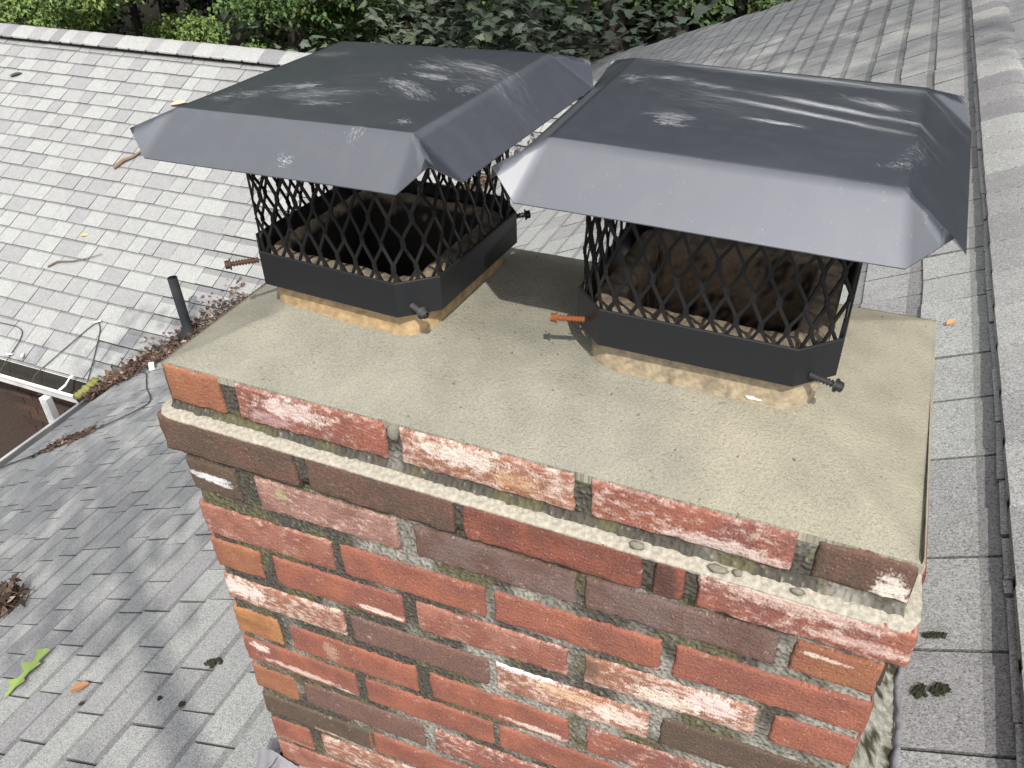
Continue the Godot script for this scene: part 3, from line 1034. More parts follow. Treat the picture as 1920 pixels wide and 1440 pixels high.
func build_cap(label: String, c: Vector2, half: Vector2, rot: float, tilt: Vector2, lid_top: float, a: Vector2, nn: Vector2, ee: Vector2, g: float, tex: Texture2D, seed_: int) -> Node3D:
	var t := node("chimney_cap", self, Vector3(c.x, 0.0, c.y))
	tag(t, label, "chimney cap", "black steel caps on the two flues")
	t.rotation.y = -rot
	# band round the tile, chamfered at the corners, with a folded upper hem
	var ch := 0.034
	var bm := MB.new()
	var b0 := 0.0695
	var b1 := 0.1095
	var prof := [[0.0, b0], [0.0, b1 - 0.0015], [-0.0005, b1 - 0.0004], [-0.0016, b1], [-0.0026, b1 - 0.0006], [-0.0028, b1 - 0.002], [-0.0028, b0], [0.0, b0]]
	for k in 8:
		var po := octagon(half, ch)
		var p: Vector2 = po[k]
		var q: Vector2 = po[(k + 1) % 8]
		for e in prof.size() - 1:
			var oi := octagon(half + Vector2.ONE * prof[e][0], ch + prof[e][0] * 0.58)
			var oj := octagon(half + Vector2.ONE * prof[e + 1][0], ch + prof[e + 1][0] * 0.58)
			var A: Vector2 = oi[k]
			var B: Vector2 = oi[(k + 1) % 8]
			var D: Vector2 = oj[(k + 1) % 8]
			var E_: Vector2 = oj[k]
			bm.quad(Vector3(A.x, prof[e][1], A.y), Vector3(E_.x, prof[e + 1][1], E_.y), Vector3(D.x, prof[e + 1][1], D.y), Vector3(B.x, prof[e][1], B.y))
	put("band", bm.mesh(M.band), t)
	# expanded-metal skirt: long diamonds, short knots, one flat sheet
	var wm := MB.new()
	var sk := octagon(half - Vector2.ONE * 0.0035, ch)
	var total := 0.0
	for k in 8: total += sk[k].distance_to(sk[(k + 1) % 8])
	var cols := int(round(total / 0.0226))
	var pitch := total / cols
	var rowh := 0.0262
	var knot := 0.0058
	var r := RandomNumberGenerator.new()
	r.seed = seed_
	var jit := {}
	var pos := func(col2: int, y: float, key: int) -> Array:
		if not jit.has(key): jit[key] = Vector2(r.randfn(0, 0.0006), r.randfn(0, 0.0008))
		var q: Array = along(sk, col2 * pitch * 0.5 + jit[key].x)
		return [Vector3(q[0].x, y + jit[key].y, q[0].y), Vector3(q[1].x, 0, q[1].y)]
	for row in 7:
		var y0 := 0.094 + row * rowh
		for k in cols:
			var c2 := k * 2 + (row % 2)
			var lo: Array = pos.call(c2, y0, row * 1000 + c2 * 2)
			var hi: Array = pos.call(c2, y0 + knot, row * 1000 + c2 * 2 + 1)
			if row > 0:
				wm.bar(lo[0], hi[0], hi[1], 0.0052, 0.0016)
			if row == 6: continue
			for sgn in [-1, 1]:
				var cc := posmod(c2 + sgn, cols * 2)
				var nx: Array = pos.call(cc, y0 + rowh, (row + 1) * 1000 + cc * 2)
				var nd: Vector3 = (hi[1] + nx[1]).normalized()
				var A: Vector3 = hi[0] + (nx[0] - hi[0]).normalized() * -0.0012
				var B: Vector3 = nx[0] + (nx[0] - hi[0]).normalized() * 0.0012
				wm.bar(A, B, (nd + Vector3(0, 0.35, 0)).normalized(), 0.0031, 0.0019)
	put("wire_mesh", wm.mesh(M.wire), t)
	var lm := StandardMaterial3D.new()
	lm.albedo_texture = tex
	lm.roughness = 0.29
	lm.metallic_specular = 1.0
	lm.clearcoat_enabled = true
	lm.clearcoat = 1.0
	lm.clearcoat_roughness = 0.28
	var lid := put("lid", lid_mesh(a, nn, ee, g, lm), t)
	lid.transform = Transform3D(Basis(Vector3(1, tilt.x, 0).normalized(), Vector3(-tilt.x, 1, -tilt.y).normalized(), Vector3(0, tilt.y, 1).normalized()), Vector3(0, lid_top, 0))
	return t

func build_caps() -> void:
	var L := [[0.22, 0.30, 0.10, 0.05, -0.3, 0.16, 60], [0.26, 0.70, 0.06, 0.05, 0.2, 0.26, 70], [0.21, 0.74, 0.05, 0.05, -0.2, 0.24, 60], [0.42, 0.68, 0.16, 0.06, -0.15, 0.16, 90], [0.50, 0.72, 0.08, 0.03, -0.1, 0.22, 50], [0.30, 0.12, 0.30, 0.03, -0.12, 0.30, 60], [0.33, 0.62, 0.10, 0.05, -0.35, 0.30, 60], [0.37, 0.60, 0.05, 0.03, -0.6, 0.42, 50], [0.47, 0.63, 0.14, 0.04, -0.2, 0.16, 60], [0.50, 0.50, 0.30, 0.30, -0.3, 0.035, 200],
		[0.70, 0.33, 0.20, 0.05, 0.35, 0.22, 90], [0.62, 0.37, 0.10, 0.04, 0.3, 0.34, 70], [0.76, 0.36, 0.16, 0.10, 0.5, 0.10, 130], [0.66, 0.45, 0.10, 0.03, 0.2, 0.38, 70], [0.60, 0.52, 0.08, 0.03, 0.3, 0.30, 60], [0.67, 0.57, 0.12, 0.05, 0.55, 0.22, 90], [0.80, 0.52, 0.06, 0.05, 0.6, 0.22, 60], [0.82, 0.45, 0.16, 0.10, 0.4, 0.06, 130],
		[0.78, 0.78, 0.03, 0.03, 0.2, 0.32, 40], [0.70, 0.86, 0.03, 0.03, 1.3, 0.22, 20], [0.55, 0.93, 0.03, 0.02, 0.2, 0.30, 20], [0.30, 0.80, 0.06, 0.06, 0.4, 0.04, 60], [0.62, 0.05, 0.2, 0.02, 0.05, 0.3, 40]]
	var R_ := [[0.30, 0.14, 0.30, 0.02, 0.03, 0.16, 80], [0.55, 0.22, 0.5, 0.03, 0.05, 0.16, 150], [0.28, 0.33, 0.07, 0.03, 0.0, 0.24, 60], [0.19, 0.36, 0.05, 0.06, -0.5, 0.26, 60], [0.38, 0.36, 0.10, 0.03, 0.2, 0.16, 60], [0.42, 0.48, 0.2, 0.08, 0.3, 0.05, 100],
		[0.68, 0.42, 0.26, 0.020, 0.22, 0.20, 150], [0.63, 0.48, 0.30, 0.018, 0.22, 0.14, 150], [0.76, 0.36, 0.10, 0.03, 0.35, 0.26, 90], [0.58, 0.56, 0.09, 0.014, 0.1, 0.34, 60], [0.35, 0.60, 0.08, 0.04, 0.0, 0.24, 90], [0.36, 0.64, 0.05, 0.02, 0.0, 0.30, 40], [0.86, 0.62, 0.03, 0.09, 0.2, 0.20, 60], [0.84, 0.70, 0.03, 0.05, 1.0, 0.24, 40], [0.5, 0.4, 0.5, 0.35, 0.1, 0.03, 260], [0.24, 0.5, 0.03, 0.25, -0.1, 0.05, 90]]
	var a := build_cap("left black chimney cap with pale scuffs across its sloping lid", Vector2(0.1843, -0.2095), Vector2(0.1215, 0.1215), 0.0667, Vector2(0.0432, -0.0072), 0.2701, Vector2(0.1401, 0.1388), Vector2(0.0332, 0.0127), Vector2(0.0482, 0.0348), -0.0069, lid_texture(201, L), 1)
	var b := build_cap("right black chimney cap, nearer the roof ridge, with long dust streaks", Vector2(0.5671, -0.226), Vector2(0.1265, 0.1195), 0.02, Vector2(-0.0081, -0.0259), 0.2719, Vector2(0.1443, 0.1242), Vector2(0.0364, 0.0162), Vector2(0.0499, 0.0395), -0.0106, lid_texture(205, R_), 2)
	screw(a, Vector3(-0.106, 0.088, 0.106), Vector3(-1, 0.0, 1.0), 0.030, M.brown_rust, "brown rusty screw")
	screw(a, Vector3(0.101, 0.083, 0.113), Vector3(1.0, 0.0, 0.45), 0.019, M.grey, "dull grey screw, driven nearly home")
	screw(a, Vector3(0.107, 0.092, -0.107), Vector3(1, 0.1, -0.7), 0.014, M.black, "black screw")
	screw(b, Vector3(-0.112, 0.085, 0.104), Vector3(-1, 0.05, 0.35), 0.027, M.rust, "bright orange rusty screw", 0.9)
	screw(b, Vector3(0.105, 0.079, 0.108), Vector3(1, 0.0, 0.35), 0.024, M.steel, "dark steel screw")

# ---------------------------------------------------------------- the roofs
var TONES := [Color(0.432, 0.443, 0.434), Color(0.406, 0.413, 0.409), Color(0.446, 0.457, 0.446), Color(0.381, 0.385, 0.387), Color(0.364, 0.364, 0.372), Color(0.405, 0.408, 0.408)]
var WIDTHS := [0.115, 0.145, 0.165, 0.190, 0.225]
var tab_mesh := {}

# one shingle tab: x along the course, -z up the slope, y out of the roof; butt edge at z = 0
func tab(mb: MB, t: Transform3D, w: float, len: float, butt: float, seed_: int) -> void:
	var g := 0.0024
	var q := (seed_ * 37 % 11 - 5) * 0.0005
	var q2 := (seed_ * 53 % 13 - 6) * 0.0004
	var e := len - 0.012
	var k := (e - (0.030 if e < 0.13 else 0.014)) / len
	var hb := butt * (1.0 - k)
	var a := t * Vector3(g, butt, q); var b := t * Vector3(w - g, butt, q2)
	var c := t * Vector3(w - g, hb, -k * len); var d := t * Vector3(g, hb, -k * len)
	var u := t * Vector3(w - g, 0.0005, -len); var v := t * Vector3(g, 0.0005, -len)
	var base := mb.col
	mb.quad(a, d, c, b)
	# the tab is coloured darker in a band along the top of its exposed part
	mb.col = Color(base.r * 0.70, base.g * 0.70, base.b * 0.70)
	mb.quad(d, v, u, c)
	mb.col = Color(base.r * 0.5, base.g * 0.5, base.b * 0.5)
	var a0 := t * Vector3(g, -0.004, q); var b0 := t * Vector3(w - g, -0.004, q2)
	var u0 := t * Vector3(w - g, -0.006, -len); var v0 := t * Vector3(g, -0.006, -len)
	mb.quad(a0, a, b, b0)
	mb.quad(b0, b, u, u0)
	mb.quad(v0, v, a, a0)
	mb.col = base

func tabs(parent: Node3D, list: Array, singles: int) -> void:
	for q in list:
		q.far = CAM.distance_to(q.t.origin)
		if not in_view(q.t * Vector3(q.w / 2, 0, -0.06), 1.02): q.far += 1000.0
	list.sort_custom(func(a, b): return a.far < b.far)
	var rest := MB.new()
	for k in list.size():
		var q: Dictionary = list[k]
		if k < singles and q.far < 900:
			var key := "%d %d %d %.4f" % [q.wi, q.tone, q.th, q.w]
			if not tab_mesh.has(key):
				var one := MB.new()
				one.col = TONES[q.tone]
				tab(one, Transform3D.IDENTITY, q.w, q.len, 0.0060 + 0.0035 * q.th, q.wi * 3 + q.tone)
				tab_mesh[key] = one.mesh(M.shingle)
			var o := put("shingle", tab_mesh[key], parent)
			o.transform = q.t
		else:
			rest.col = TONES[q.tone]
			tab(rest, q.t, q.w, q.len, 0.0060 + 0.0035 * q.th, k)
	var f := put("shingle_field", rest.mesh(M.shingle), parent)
	f.set_meta("kind", "stuff")

func course(list: Array, r: RandomNumberGenerator, from: float, to: float, at: Callable, expo: float, cuts: Array = []) -> void:
	var l := from + r.randf() * -0.2
	var last := -1
	var k := 0
	while l < to:
		var wi := r.randi() % 5
		var w: float = WIDTHS[wi]
		if cuts.size():
			if k >= cuts.size() - 1: break
			l = cuts[k]
			w = cuts[k + 1] - cuts[k]
		var tone := r.randi() % 6
		if tone == last: tone = (tone + 1 + r.randi() % 4) % 6
		last = tone
		if cuts.size(): tone = [0, 1, 2, 5][tone % 4]
		var t = at.call(l, w)
		if t != null:
			list.append({"t": t, "w": w, "wi": wi if cuts.is_empty() else 10 + k, "tone": tone, "th": r.randi() % 2, "len": expo + 0.012})
		l += w
		k += 1

func build_house() -> void:
	var h := node("house")
	tag(h, "house under the grey shingle roofs, main slope meeting a lower wing in a valley", "house")
	var r := RandomNumberGenerator.new()
	r.seed = 31
	# main slope, courses run along z
	var main := node("main_roof", h)
	var up := Vector3(1, PITCH, 0).normalized()
	var nm := Vector3(-PITCH, 1, 0).normalized()
	var list := []
	var expo := 0.1225
	var e_x := expo / sqrt(1.0 + PITCH * PITCH)
	for k in range(-1, 40):
		var x := 0.958 - k * expo * 0.894427
		if x < EAVE_X - 0.02: break
		var z_far := maxf(-6.55 + (x + 0.07) * 0.93, -10.2)
		var at := func(l: float, w: float):
			var z := 1.6 - l
			# z runs away from the viewer; tabs hidden under the other roof or beyond the hip are left out
			if z - w < z_far: return null
			if x + z < VALLEY - 0.15 and z > RIDGE_Z - (x + 0.75) * -1.0 - 0.2: return null
			return Transform3D(Basis(Vector3(0, 0, 1), nm, -up), main_pt(x, z - w, 0.001))
		var cuts := []
		if k == 0:
			cuts = [0.0, 0.2, 0.37, 0.52, 0.70, 0.86, 1.02, 1.20, 1.40, 1.58, 1.742, 1.933, 1.961, 2.044, 2.165, 2.312, 2.475, 2.641, 2.771, 2.965, 3.13, 3.29, 3.45, 3.62, 3.78, 3.96, 4.12, 4.30, 4.46, 4.62, 4.8, 4.96, 5.12, 5.3, 5.5, 5.66, 5.8, 6.0, 6.2, 6.36, 6.55, 6.7, 6.9, 7.1]
		course(list, r, 0.0, 1.6 - z_far, at, expo, cuts)
	tabs(main, list, 190)
	var deck := MB.new()
	for q in [[1.6, -10.2]]:
		var a := main_pt(EAVE_X, 1.6, -0.007); var b := main_pt(RIDGE_X, 1.6, -0.007); var c := main_pt(RIDGE_X, -5.5, -0.007); var d := main_pt(EAVE_X, -9.75, -0.007)
		var dn := Vector3(0, -0.15, 0)
		deck.hexa([a + dn, b + dn, c + dn, d + dn, a, b, c, d])
	M.deck = mat(lin(0.06, 0.06, 0.06), 0.9)
	put("roof_deck", deck.mesh(M.deck), main)
	# the slope beyond the ridge and the hip end
	var back := node("far_slope", h)
	var bl := []
	for k in 34:
		var s := 0.11 + k * expo * 0.894427
		var at2 := func(l: float, w: float):
			var z := -5.6 + l
			return Transform3D(Basis(Vector3(0, 0, -1), Vector3(PITCH, 1, 0).normalized(), Vector3(1, -PITCH, 0).normalized()), Vector3(RIDGE_X + s, ROOF_Y + PITCH * (RIDGE_X - s), z + w) + Vector3(PITCH, 1, 0).normalized() * 0.001)
		course(bl, r, 0.0, 7.1, at2, expo)
	tabs(back, bl, 0)
	var bd := MB.new()
	var ry := ROOF_Y + PITCH * RIDGE_X - 0.008
	bd.quad(Vector3(RIDGE_X, ry, 1.6), Vector3(RIDGE_X, ry, -5.5), Vector3(RIDGE_X + 4.2, ry - 2.1, -9.75), Vector3(RIDGE_X + 4.2, ry - 2.1, 1.6))
	bd.face3(Vector3(RIDGE_X, ry, -5.5), Vector3(EAVE_X, ROOF_Y + PITCH * EAVE_X, -9.75), Vector3(RIDGE_X + 4.2, ry - 2.1, -9.75))
	put("roof_deck", bd.mesh(M.deck), back)
	# side wing: courses run along x
	var side := node("side_roof", h)
	var up2 := Vector3(0, PITCH, -1).normalized()
	var ns := Vector3(0, 1, PITCH).normalized()
	list = []
	var ex2 := 0.1395
	for k in 25:
		var z := EAVE_Z + 0.012 - k * ex2 * 0.894427
		if z < RIDGE_Z + 0.06: break
		var at3 := func(l: float, w: float):
			var x := -9.5 + l
			if x + z > VALLEY + 0.12: return null
			return Transform3D(Basis(Vector3(1, 0, 0), ns, -up2), side_pt(x, z, 0.001))
		course(list, r, 0.0, 9.0, at3, ex2)
	tabs(side, list, 110)
	var sd := MB.new()
	var a2 := side_pt(-9.6, EAVE_Z, -0.007); var b2 := side_pt(VALLEY - EAVE_Z, EAVE_Z, -0.007); var c2 := side_pt(VALLEY - RIDGE_Z + 0.1, RIDGE_Z, -0.007); var d2 := side_pt(-9.6, RIDGE_Z, -0.007)
	sd.quad(a2, d2, c2, b2)
	var yb := SIDE_Y - PITCH * RIDGE_Z
	sd.quad(d2, Vector3(-9.6, yb - 1.35, RIDGE_Z - 2.6), Vector3(-2.6, yb - 1.35, RIDGE_Z - 2.6), c2)
	put("roof_deck", sd.mesh(M.deck), side)
	# ridge vents and folded ridge caps
	var mv := MB.new()
	mv.hexa([main_pt(RIDGE_X - 0.085, 1.6), Vector3(RIDGE_X + 0.085, ROOF_Y + PITCH * (RIDGE_X - 0.085), 1.6), Vector3(RIDGE_X + 0.085, ROOF_Y + PITCH * (RIDGE_X - 0.085), -5.5), main_pt(RIDGE_X - 0.085, -5.5),
		main_pt(RIDGE_X - 0.085, 1.6, 0.009), Vector3(RIDGE_X + 0.085, ROOF_Y + PITCH * (RIDGE_X - 0.085) + 0.009, 1.6), Vector3(RIDGE_X + 0.085, ROOF_Y + PITCH * (RIDGE_X - 0.085) + 0.009, -5.5), main_pt(RIDGE_X - 0.085, -5.5, 0.009)])
	put("ridge_vent", mv.mesh(M.dark), main)
	var sv := MB.new()
	for q in [[-9.6, -0.72]]:
		sv.hexa([side_pt(q[0], RIDGE_Z + 0.10), side_pt(q[1], RIDGE_Z + 0.10), Vector3(q[1], side_pt(0, RIDGE_Z + 0.10).y, RIDGE_Z - 0.10), Vector3(q[0], side_pt(0, RIDGE_Z + 0.10).y, RIDGE_Z - 0.10),
			side_pt(q[0], RIDGE_Z + 0.10, 0.040), side_pt(q[1], RIDGE_Z + 0.10, 0.040), Vector3(q[1], side_pt(0, RIDGE_Z + 0.10).y + 0.04, RIDGE_Z - 0.10), Vector3(q[0], side_pt(0, RIDGE_Z + 0.10).y + 0.04, RIDGE_Z - 0.10)])
	put("ridge_vent", sv.mesh(M.dark), side)
	var z := 1.5
	var last := 0
	while z > -5.4:
		var len := 0.143 + r.randf_range(-0.012, 0.012)
		var tone := r.randi() % 6
		if tone == last: tone = (tone + 2) % 6
		last = tone
		var mb := MB.new()
		mb.col = [Color(0.45, 0.455, 0.45), Color(0.34, 0.34, 0.345), Color(0.42, 0.425, 0.42), Color(0.305, 0.30, 0.31), Color(0.46, 0.465, 0.455), Color(0.375, 0.375, 0.378)][tone]
		ridge_cap(mb, Transform3D(Basis(Vector3(1, 0, 0), Vector3(0, 1, 0), Vector3(0, 0, 1)), Vector3(RIDGE_X, ROOF_Y + PITCH * RIDGE_X + 0.016, z)), len, 0.104, r.randf_range(-0.001, 0.001))
		put("ridge_shingle", mb.mesh(M.shingle), main)
		z -= len
	var x := -0.70
	while x > -9.5:
		var len := r.randf_range(0.10, 0.21)
		var tone := r.randi() % 6
		if tone == last: tone = (tone + 2) % 6
		last = tone
		var mb := MB.new()
		mb.col = [Color(0.45, 0.455, 0.45), Color(0.34, 0.34, 0.345), Color(0.42, 0.425, 0.42), Color(0.305, 0.30, 0.31), Color(0.46, 0.465, 0.455), Color(0.375, 0.375, 0.378)][tone]
		ridge_cap(mb, Transform3D(Basis(Vector3(0, 0, 1), Vector3(0, 1, 0), Vector3(-1, 0, 0)), Vector3(x - len, SIDE_Y - PITCH * RIDGE_Z + 0.052, RIDGE_Z)), len, 0.145, r.randf_range(-0.001, 0.001))
		put("ridge_shingle", mb.mesh(M.shingle), side)
		x -= len
	# drip edges, fascia and the walls below the eaves
	var M_trim := mat(lin(0.30, 0.30, 0.30), 0.7)
	var fm := MB.new()
	var f0 := main_pt(EAVE_X - 0.012, 1.6, 0.0)
	fm.box(Transform3D(Basis(), Vector3(EAVE_X - 0.01, f0.y - 0.075, -4.2)), Vector3(0.02, 0.15, 11.4))
	put("fascia", fm.mesh(M_trim), main)
	var f2 := MB.new()
	f2.box(Transform3D(Basis(), Vector3(-6.6, side_pt(0, EAVE_Z).y - 0.10, EAVE_Z + 0.005)), Vector3(6.1, 0.17, 0.02))
	put("fascia", f2.mesh(M_trim), side)
	var wall := node("wall", h)
	var wm := MB.new()
	wm.box(Transform3D(Basis(), Vector3(-6.3, -4.0, -5.1)), Vector3(6.6, 2.6, 4.7))
	wm.box(Transform3D(Basis(), Vector3(1.0, -4.0, -4.0)), Vector3(8.4, 2.6, 11.0))
	M.wall = triplanar(mat(lin(0.085, 0.06, 0.05), 0.9), speckle_tex(43, 0.5, 1.0, 0.04), 3.0)
	put("wall_core", wm.mesh(M.wall), wall)
	# brick courses seen below the gutter
	var bm_v := []
	for c in 4:
		var one := MB.new()
		one.col = [Color(0.10, 0.06, 0.05), Color(0.085, 0.055, 0.045), Color(0.13, 0.08, 0.06), Color(0.10, 0.07, 0.06)][c]
		one.box(Transform3D.IDENTITY, Vector3(0.2, 0.057, 0.02))
		bm_v.append(one.mesh(M.side_brick))
	for j in 26:
		for i in 9:
			var o := put("brick", bm_v[r.randi() % 4], wall)
			o.position = Vector3(-3.20 - i * 0.212 - (j % 2) * 0.106, -2.80 - j * 0.068, -2.744)

# a shingle bent over the ridge; +z of t is the exposed butt end
func ridge_cap(mb: MB, t: Transform3D, len: float, half: float, lift: float) -> void:
	var prof := []
	for k in 9:
		var u := lerpf(-half, half, k / 8.0)
		prof.append(Vector2(u, -PITCH * sqrt(u * u + 0.0009) + 0.015))
	var rows := []
	for e in [[0.0, 0.007 + lift], [-len - 0.02, 0.0015]]:
		var row := []
		for q in prof: row.append(t * Vector3(q.x, q.y + e[1], e[0]))
		rows.append(row)
	mb.grid(rows, [], true)
	for k in 8:
		mb.quad(t * Vector3(prof[k].x, prof[k].y - 0.006, 0), t * Vector3(prof[k].x, prof[k].y + 0.007 + lift, 0), t * Vector3(prof[k + 1].x, prof[k + 1].y + 0.007 + lift, 0), t * Vector3(prof[k + 1].x, prof[k + 1].y - 0.006, 0))
	for s in [0, 8]:
		var q: Vector2 = prof[s]
		var A := t * Vector3(q.x, q.y - 0.006, 0); var B := t * Vector3(q.x, q.y + 0.007 + lift, 0); var C := t * Vector3(q.x, q.y + 0.0015, -len - 0.02); var D := t * Vector3(q.x, q.y - 0.006, -len - 0.02)
		if s == 0: mb.quad(D, C, B, A)
		else: mb.quad(A, B, C, D)

# ---------------------------------------------------------------- gutter, pipe, cable, litter
func build_details() -> void:
	var r := RandomNumberGenerator.new()
	r.seed = 51
	# gutter along the lower wing's eave
	var ge := side_pt(0, EAVE_Z).y
	var g := node("gutter", self, Vector3(-6.5, ge, EAVE_Z + 0.08))
	tag(g, "white metal gutter with a square downspout under the eave at left", "gutter")
	var gm := MB.new()
	var x0 := -3.1
	var x1 := 2.965
	var prof := [[-0.055, -0.015], [-0.055, -0.115], [-0.050, -0.12], [0.045, -0.12], [0.075, -0.085], [0.085, -0.045], [0.098, -0.022], [0.098, -0.004], [0.088, -0.004], [0.086, -0.014], [0.080, -0.045], [0.070, -0.083], [0.043, -0.115], [-0.049, -0.115]]
	var gd := MB.new()
	for k in prof.size() - 1:
		var a: Array = prof[k]
		var b: Array = prof[k + 1]
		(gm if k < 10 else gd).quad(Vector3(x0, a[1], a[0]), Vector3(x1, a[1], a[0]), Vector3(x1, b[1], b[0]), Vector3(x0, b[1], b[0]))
	put("trough", gm.mesh(M.white_metal), g)
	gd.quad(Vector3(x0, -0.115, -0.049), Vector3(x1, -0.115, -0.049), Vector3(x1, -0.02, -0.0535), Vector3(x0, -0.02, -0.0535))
	put("dark_lining", gd.mesh(triplanar(mat(lin(0.07, 0.065, 0.055), 0.9), speckle_tex(48, 0.4, 1.0, 0.05), 5.0)), g)  # inside of the trough, coloured dark
	var gi := MB.new()
	for k in 90:
		var xx := x0 + k * (x1 - x0) / 90.0
		gi.box(Transform3D(Basis.from_euler(Vector3(r.randf() * 0.4, r.randf() * 6.0, r.randf() * 0.4)), Vector3(xx + r.randf() * 0.06, -0.108 + r.randf() * 0.008, r.randf_range(-0.04, 0.04))), Vector3(r.randf_range(0.03, 0.09), 0.004, r.randf_range(0.006, 0.03)))
	gi.box(Transform3D(Basis(), Vector3((x0 + x1) / 2, -0.112, -0.003)), Vector3(x1 - x0, 0.004, 0.09))
	put("wet_leaf_sludge", gi.mesh(mat(lin(0.028, 0.025, 0.020), 0.8)), g)
	for hx in [2.83, 1.9, 1.0, 0.0, -1.2]:
		var hm := MB.new()
		hm.bar(Vector3(hx, -0.012, 0.09), Vector3(hx - 0.01, -0.012, 0.02), Vector3.UP, 0.018, 0.003)
		hm.bar(Vector3(hx - 0.01, -0.012, 0.022), Vector3(hx + 0.012, 0.030, -0.012), Vector3.UP, 0.018, 0.003)
		hm.bar(Vector3(hx + 0.012, 0.030, -0.012), Vector3(hx + 0.014, 0.032, -0.034), Vector3.UP, 0.022, 0.003)
		put("hanger", hm.mesh(M.white_metal), g)
	var dm := MB.new()
	dm.box(Transform3D(Basis(), Vector3(2.665, -1.5, 0.080 - 0.0)), Vector3(0.062, 2.78, 0.045))
	for k in [-1, 0, 1]:
		dm.box(Transform3D(Basis(), Vector3(2.665 + k * 0.019, -1.5, 0.103)), Vector3(0.008, 2.78, 0.006))
	put("downspout", dm.mesh(M.white_metal), g)
	# a clump of yellow-green moss stuck in the end of the gutter
	var mm := MB.new()
	for k in 5:
		blob(mm, Vector3(-3.520 + k * 0.010, ge - 0.02 + k * 0.012, EAVE_Z + 0.15 - k * 0.028), Vector3(0.030 + 0.004 * (k % 3), 0.024, 0.026), 40 + k)
	var mo := put("moss_clump", mm.mesh(triplanar(mat(lin(0.33, 0.34, 0.10), 0.95), speckle_tex(44, 0.45, 1.0, 0.06), 9.0)))
	tag(mo, "yellow-green mossy clump stuffed in the end of the white gutter", "moss")
	# vent pipe through the lower wing, close to the valley
	var vp := node("vent_pipe", self, side_pt(-3.045, -2.80))
	tag(vp, "dark grey vent pipe standing on the lower roof just left of the chimney", "vent pipe")
	var vm := MB.new()
	var q := []
	var rr := []
	for e in [[-0.05, 0.030], [0.42, 0.030], [0.421, 0.0295], [0.421, 0.026], [0.30, 0.026], [0.2, 0.001]]:
		q.append(Vector3(-0.012 * e[0] / 0.42, e[0], 0.0)); rr.append(e[1])
	vm.tube(q, rr, 24, false)
	put("pipe", vm.mesh(M.pipe), vp)
	var fm := MB.new()
	var fq := []
	for e in [[0.0, 0.075], [0.03, 0.055], [0.075, 0.034], [0.082, 0.031]]: fq.append(e)
	fm.tube([Vector3(0, 0.0, 0), Vector3(0, 0.03, 0), Vector3(0, 0.075, 0), Vector3(0, 0.082, 0)], [0.078, 0.056, 0.035, 0.031], 24, false)
	put("flashing_boot", fm.mesh(M.pipe), vp)
	# heating cable: loops over the eave of the wing and along the main eave
	var hc := node("heating_cable", self, side_pt(-4.0, -2.45))
	tag(hc, "thin dark heating cable zigzagging above the gutter", "cable")
	M.cable = mat(lin(0.045, 0.045, 0.045), 0.6)
	var cab := func(pts: Array, side: bool, parent: Node3D, rad: float) -> void:
		var c3 := []
		for p in pts:
			c3.append((side_pt(p[0], p[1], 0.017) if side else main_pt(p[0], p[1], 0.016)) - parent.position)
		var cv := Curve3D.new()
		for k in c3.size():
			var tan: Vector3 = (c3[mini(k + 1, c3.size() - 1)] - c3[maxi(k - 1, 0)]) * 0.16
			cv.add_point(c3[k], -tan, tan)
		var bp := cv.tessellate(4, 4)
		var rads := []
		for k in bp.size(): rads.append(rad)
		var m := MB.new()
		m.tube(Array(bp), rads, 7)
		put("cable", m.mesh(M.cable), parent)
	cab.call([[-3.93, -2.27], [-3.965, -2.331], [-3.887, -2.515], [-3.81, -2.68], [-3.775, -2.735], [-3.755, -2.74], [-3.701, -2.686], [-3.62, -2.52], [-3.547, -2.352], [-3.52, -2.25]], true, hc, 0.0034)
	cab.call([[-5.0, -2.30], [-4.80, -2.45], [-4.62, -2.575], [-4.524, -2.585], [-4.388, -2.59], [-4.30, -2.57], [-4.267, -2.51], [-4.257, -2.39], [-4.25, -2.28]], true, hc, 0.0034)
	M.clip = mat(lin(0.75, 0.76, 0.78), 0.3, 0.4)
	for p in [[-3.765, -2.745], [-4.26, -2.41], [-4.16, -2.42]]:
		var cm := MB.new()
		cm.box(Transform3D(Basis.from_euler(Vector3(-0.46, r.randf() * 3.0, 0)), side_pt(p[0], p[1], 0.022) - hc.position), Vector3(0.045, 0.008, 0.022))
		put("clip", cm.mesh(M.clip), hc)
	var hc2 := node("heating_cable", self, main_pt(-3.0, -1.65))
	tag(hc2, "dark heating cable lying along the lower edge of the main roof slope", "cable")
	cab.call([[-3.60, -1.30], [-3.40, -1.46], [-3.297, -1.508], [-3.067, -1.565], [-2.941, -1.652], [-2.80, -1.67], [-2.60, -1.72], [-2.42, -1.86], [-2.70, -2.10], [-3.05, -2.40], [-3.30, -2.48]], false, hc2, 0.0034)
	for p in [[-3.039, -2.452, 0.055], [-3.40, -2.44, 0.035], [-3.43, -2.53, 0.03]]:
		var cm := MB.new()
		cm.box(Transform3D(Basis.from_euler(Vector3(0, r.randf() * 3.0, 0.46)), main_pt(p[0], p[1], 0.022) - hc2.position), Vector3(p[2], 0.010, 0.030))
		put("clip", cm.mesh(M.clip), hc2)
	# leaf litter
	pile("leaf_litter", "heap of wet brown leaves packed in the roof valley left of the chimney", r, 1900, func() -> Vector3:
		var t := pow(r.randf(), 0.8)
		var v := Vector3(lerpf(-3.50, -2.72, t), 0, 0)
		v.z = VALLEY - v.x + 0.02
		var off := r.randfn(0, 0.055) * (0.5 + t)
		v.x += off; v.z += off
		return Vector3(v.x, maxf(main_pt(v.x, v.z).y, side_pt(v.x, v.z).y) + r.randf() * 0.05 * (1.0 - absf(off) * 5.0) + 0.01, v.z))
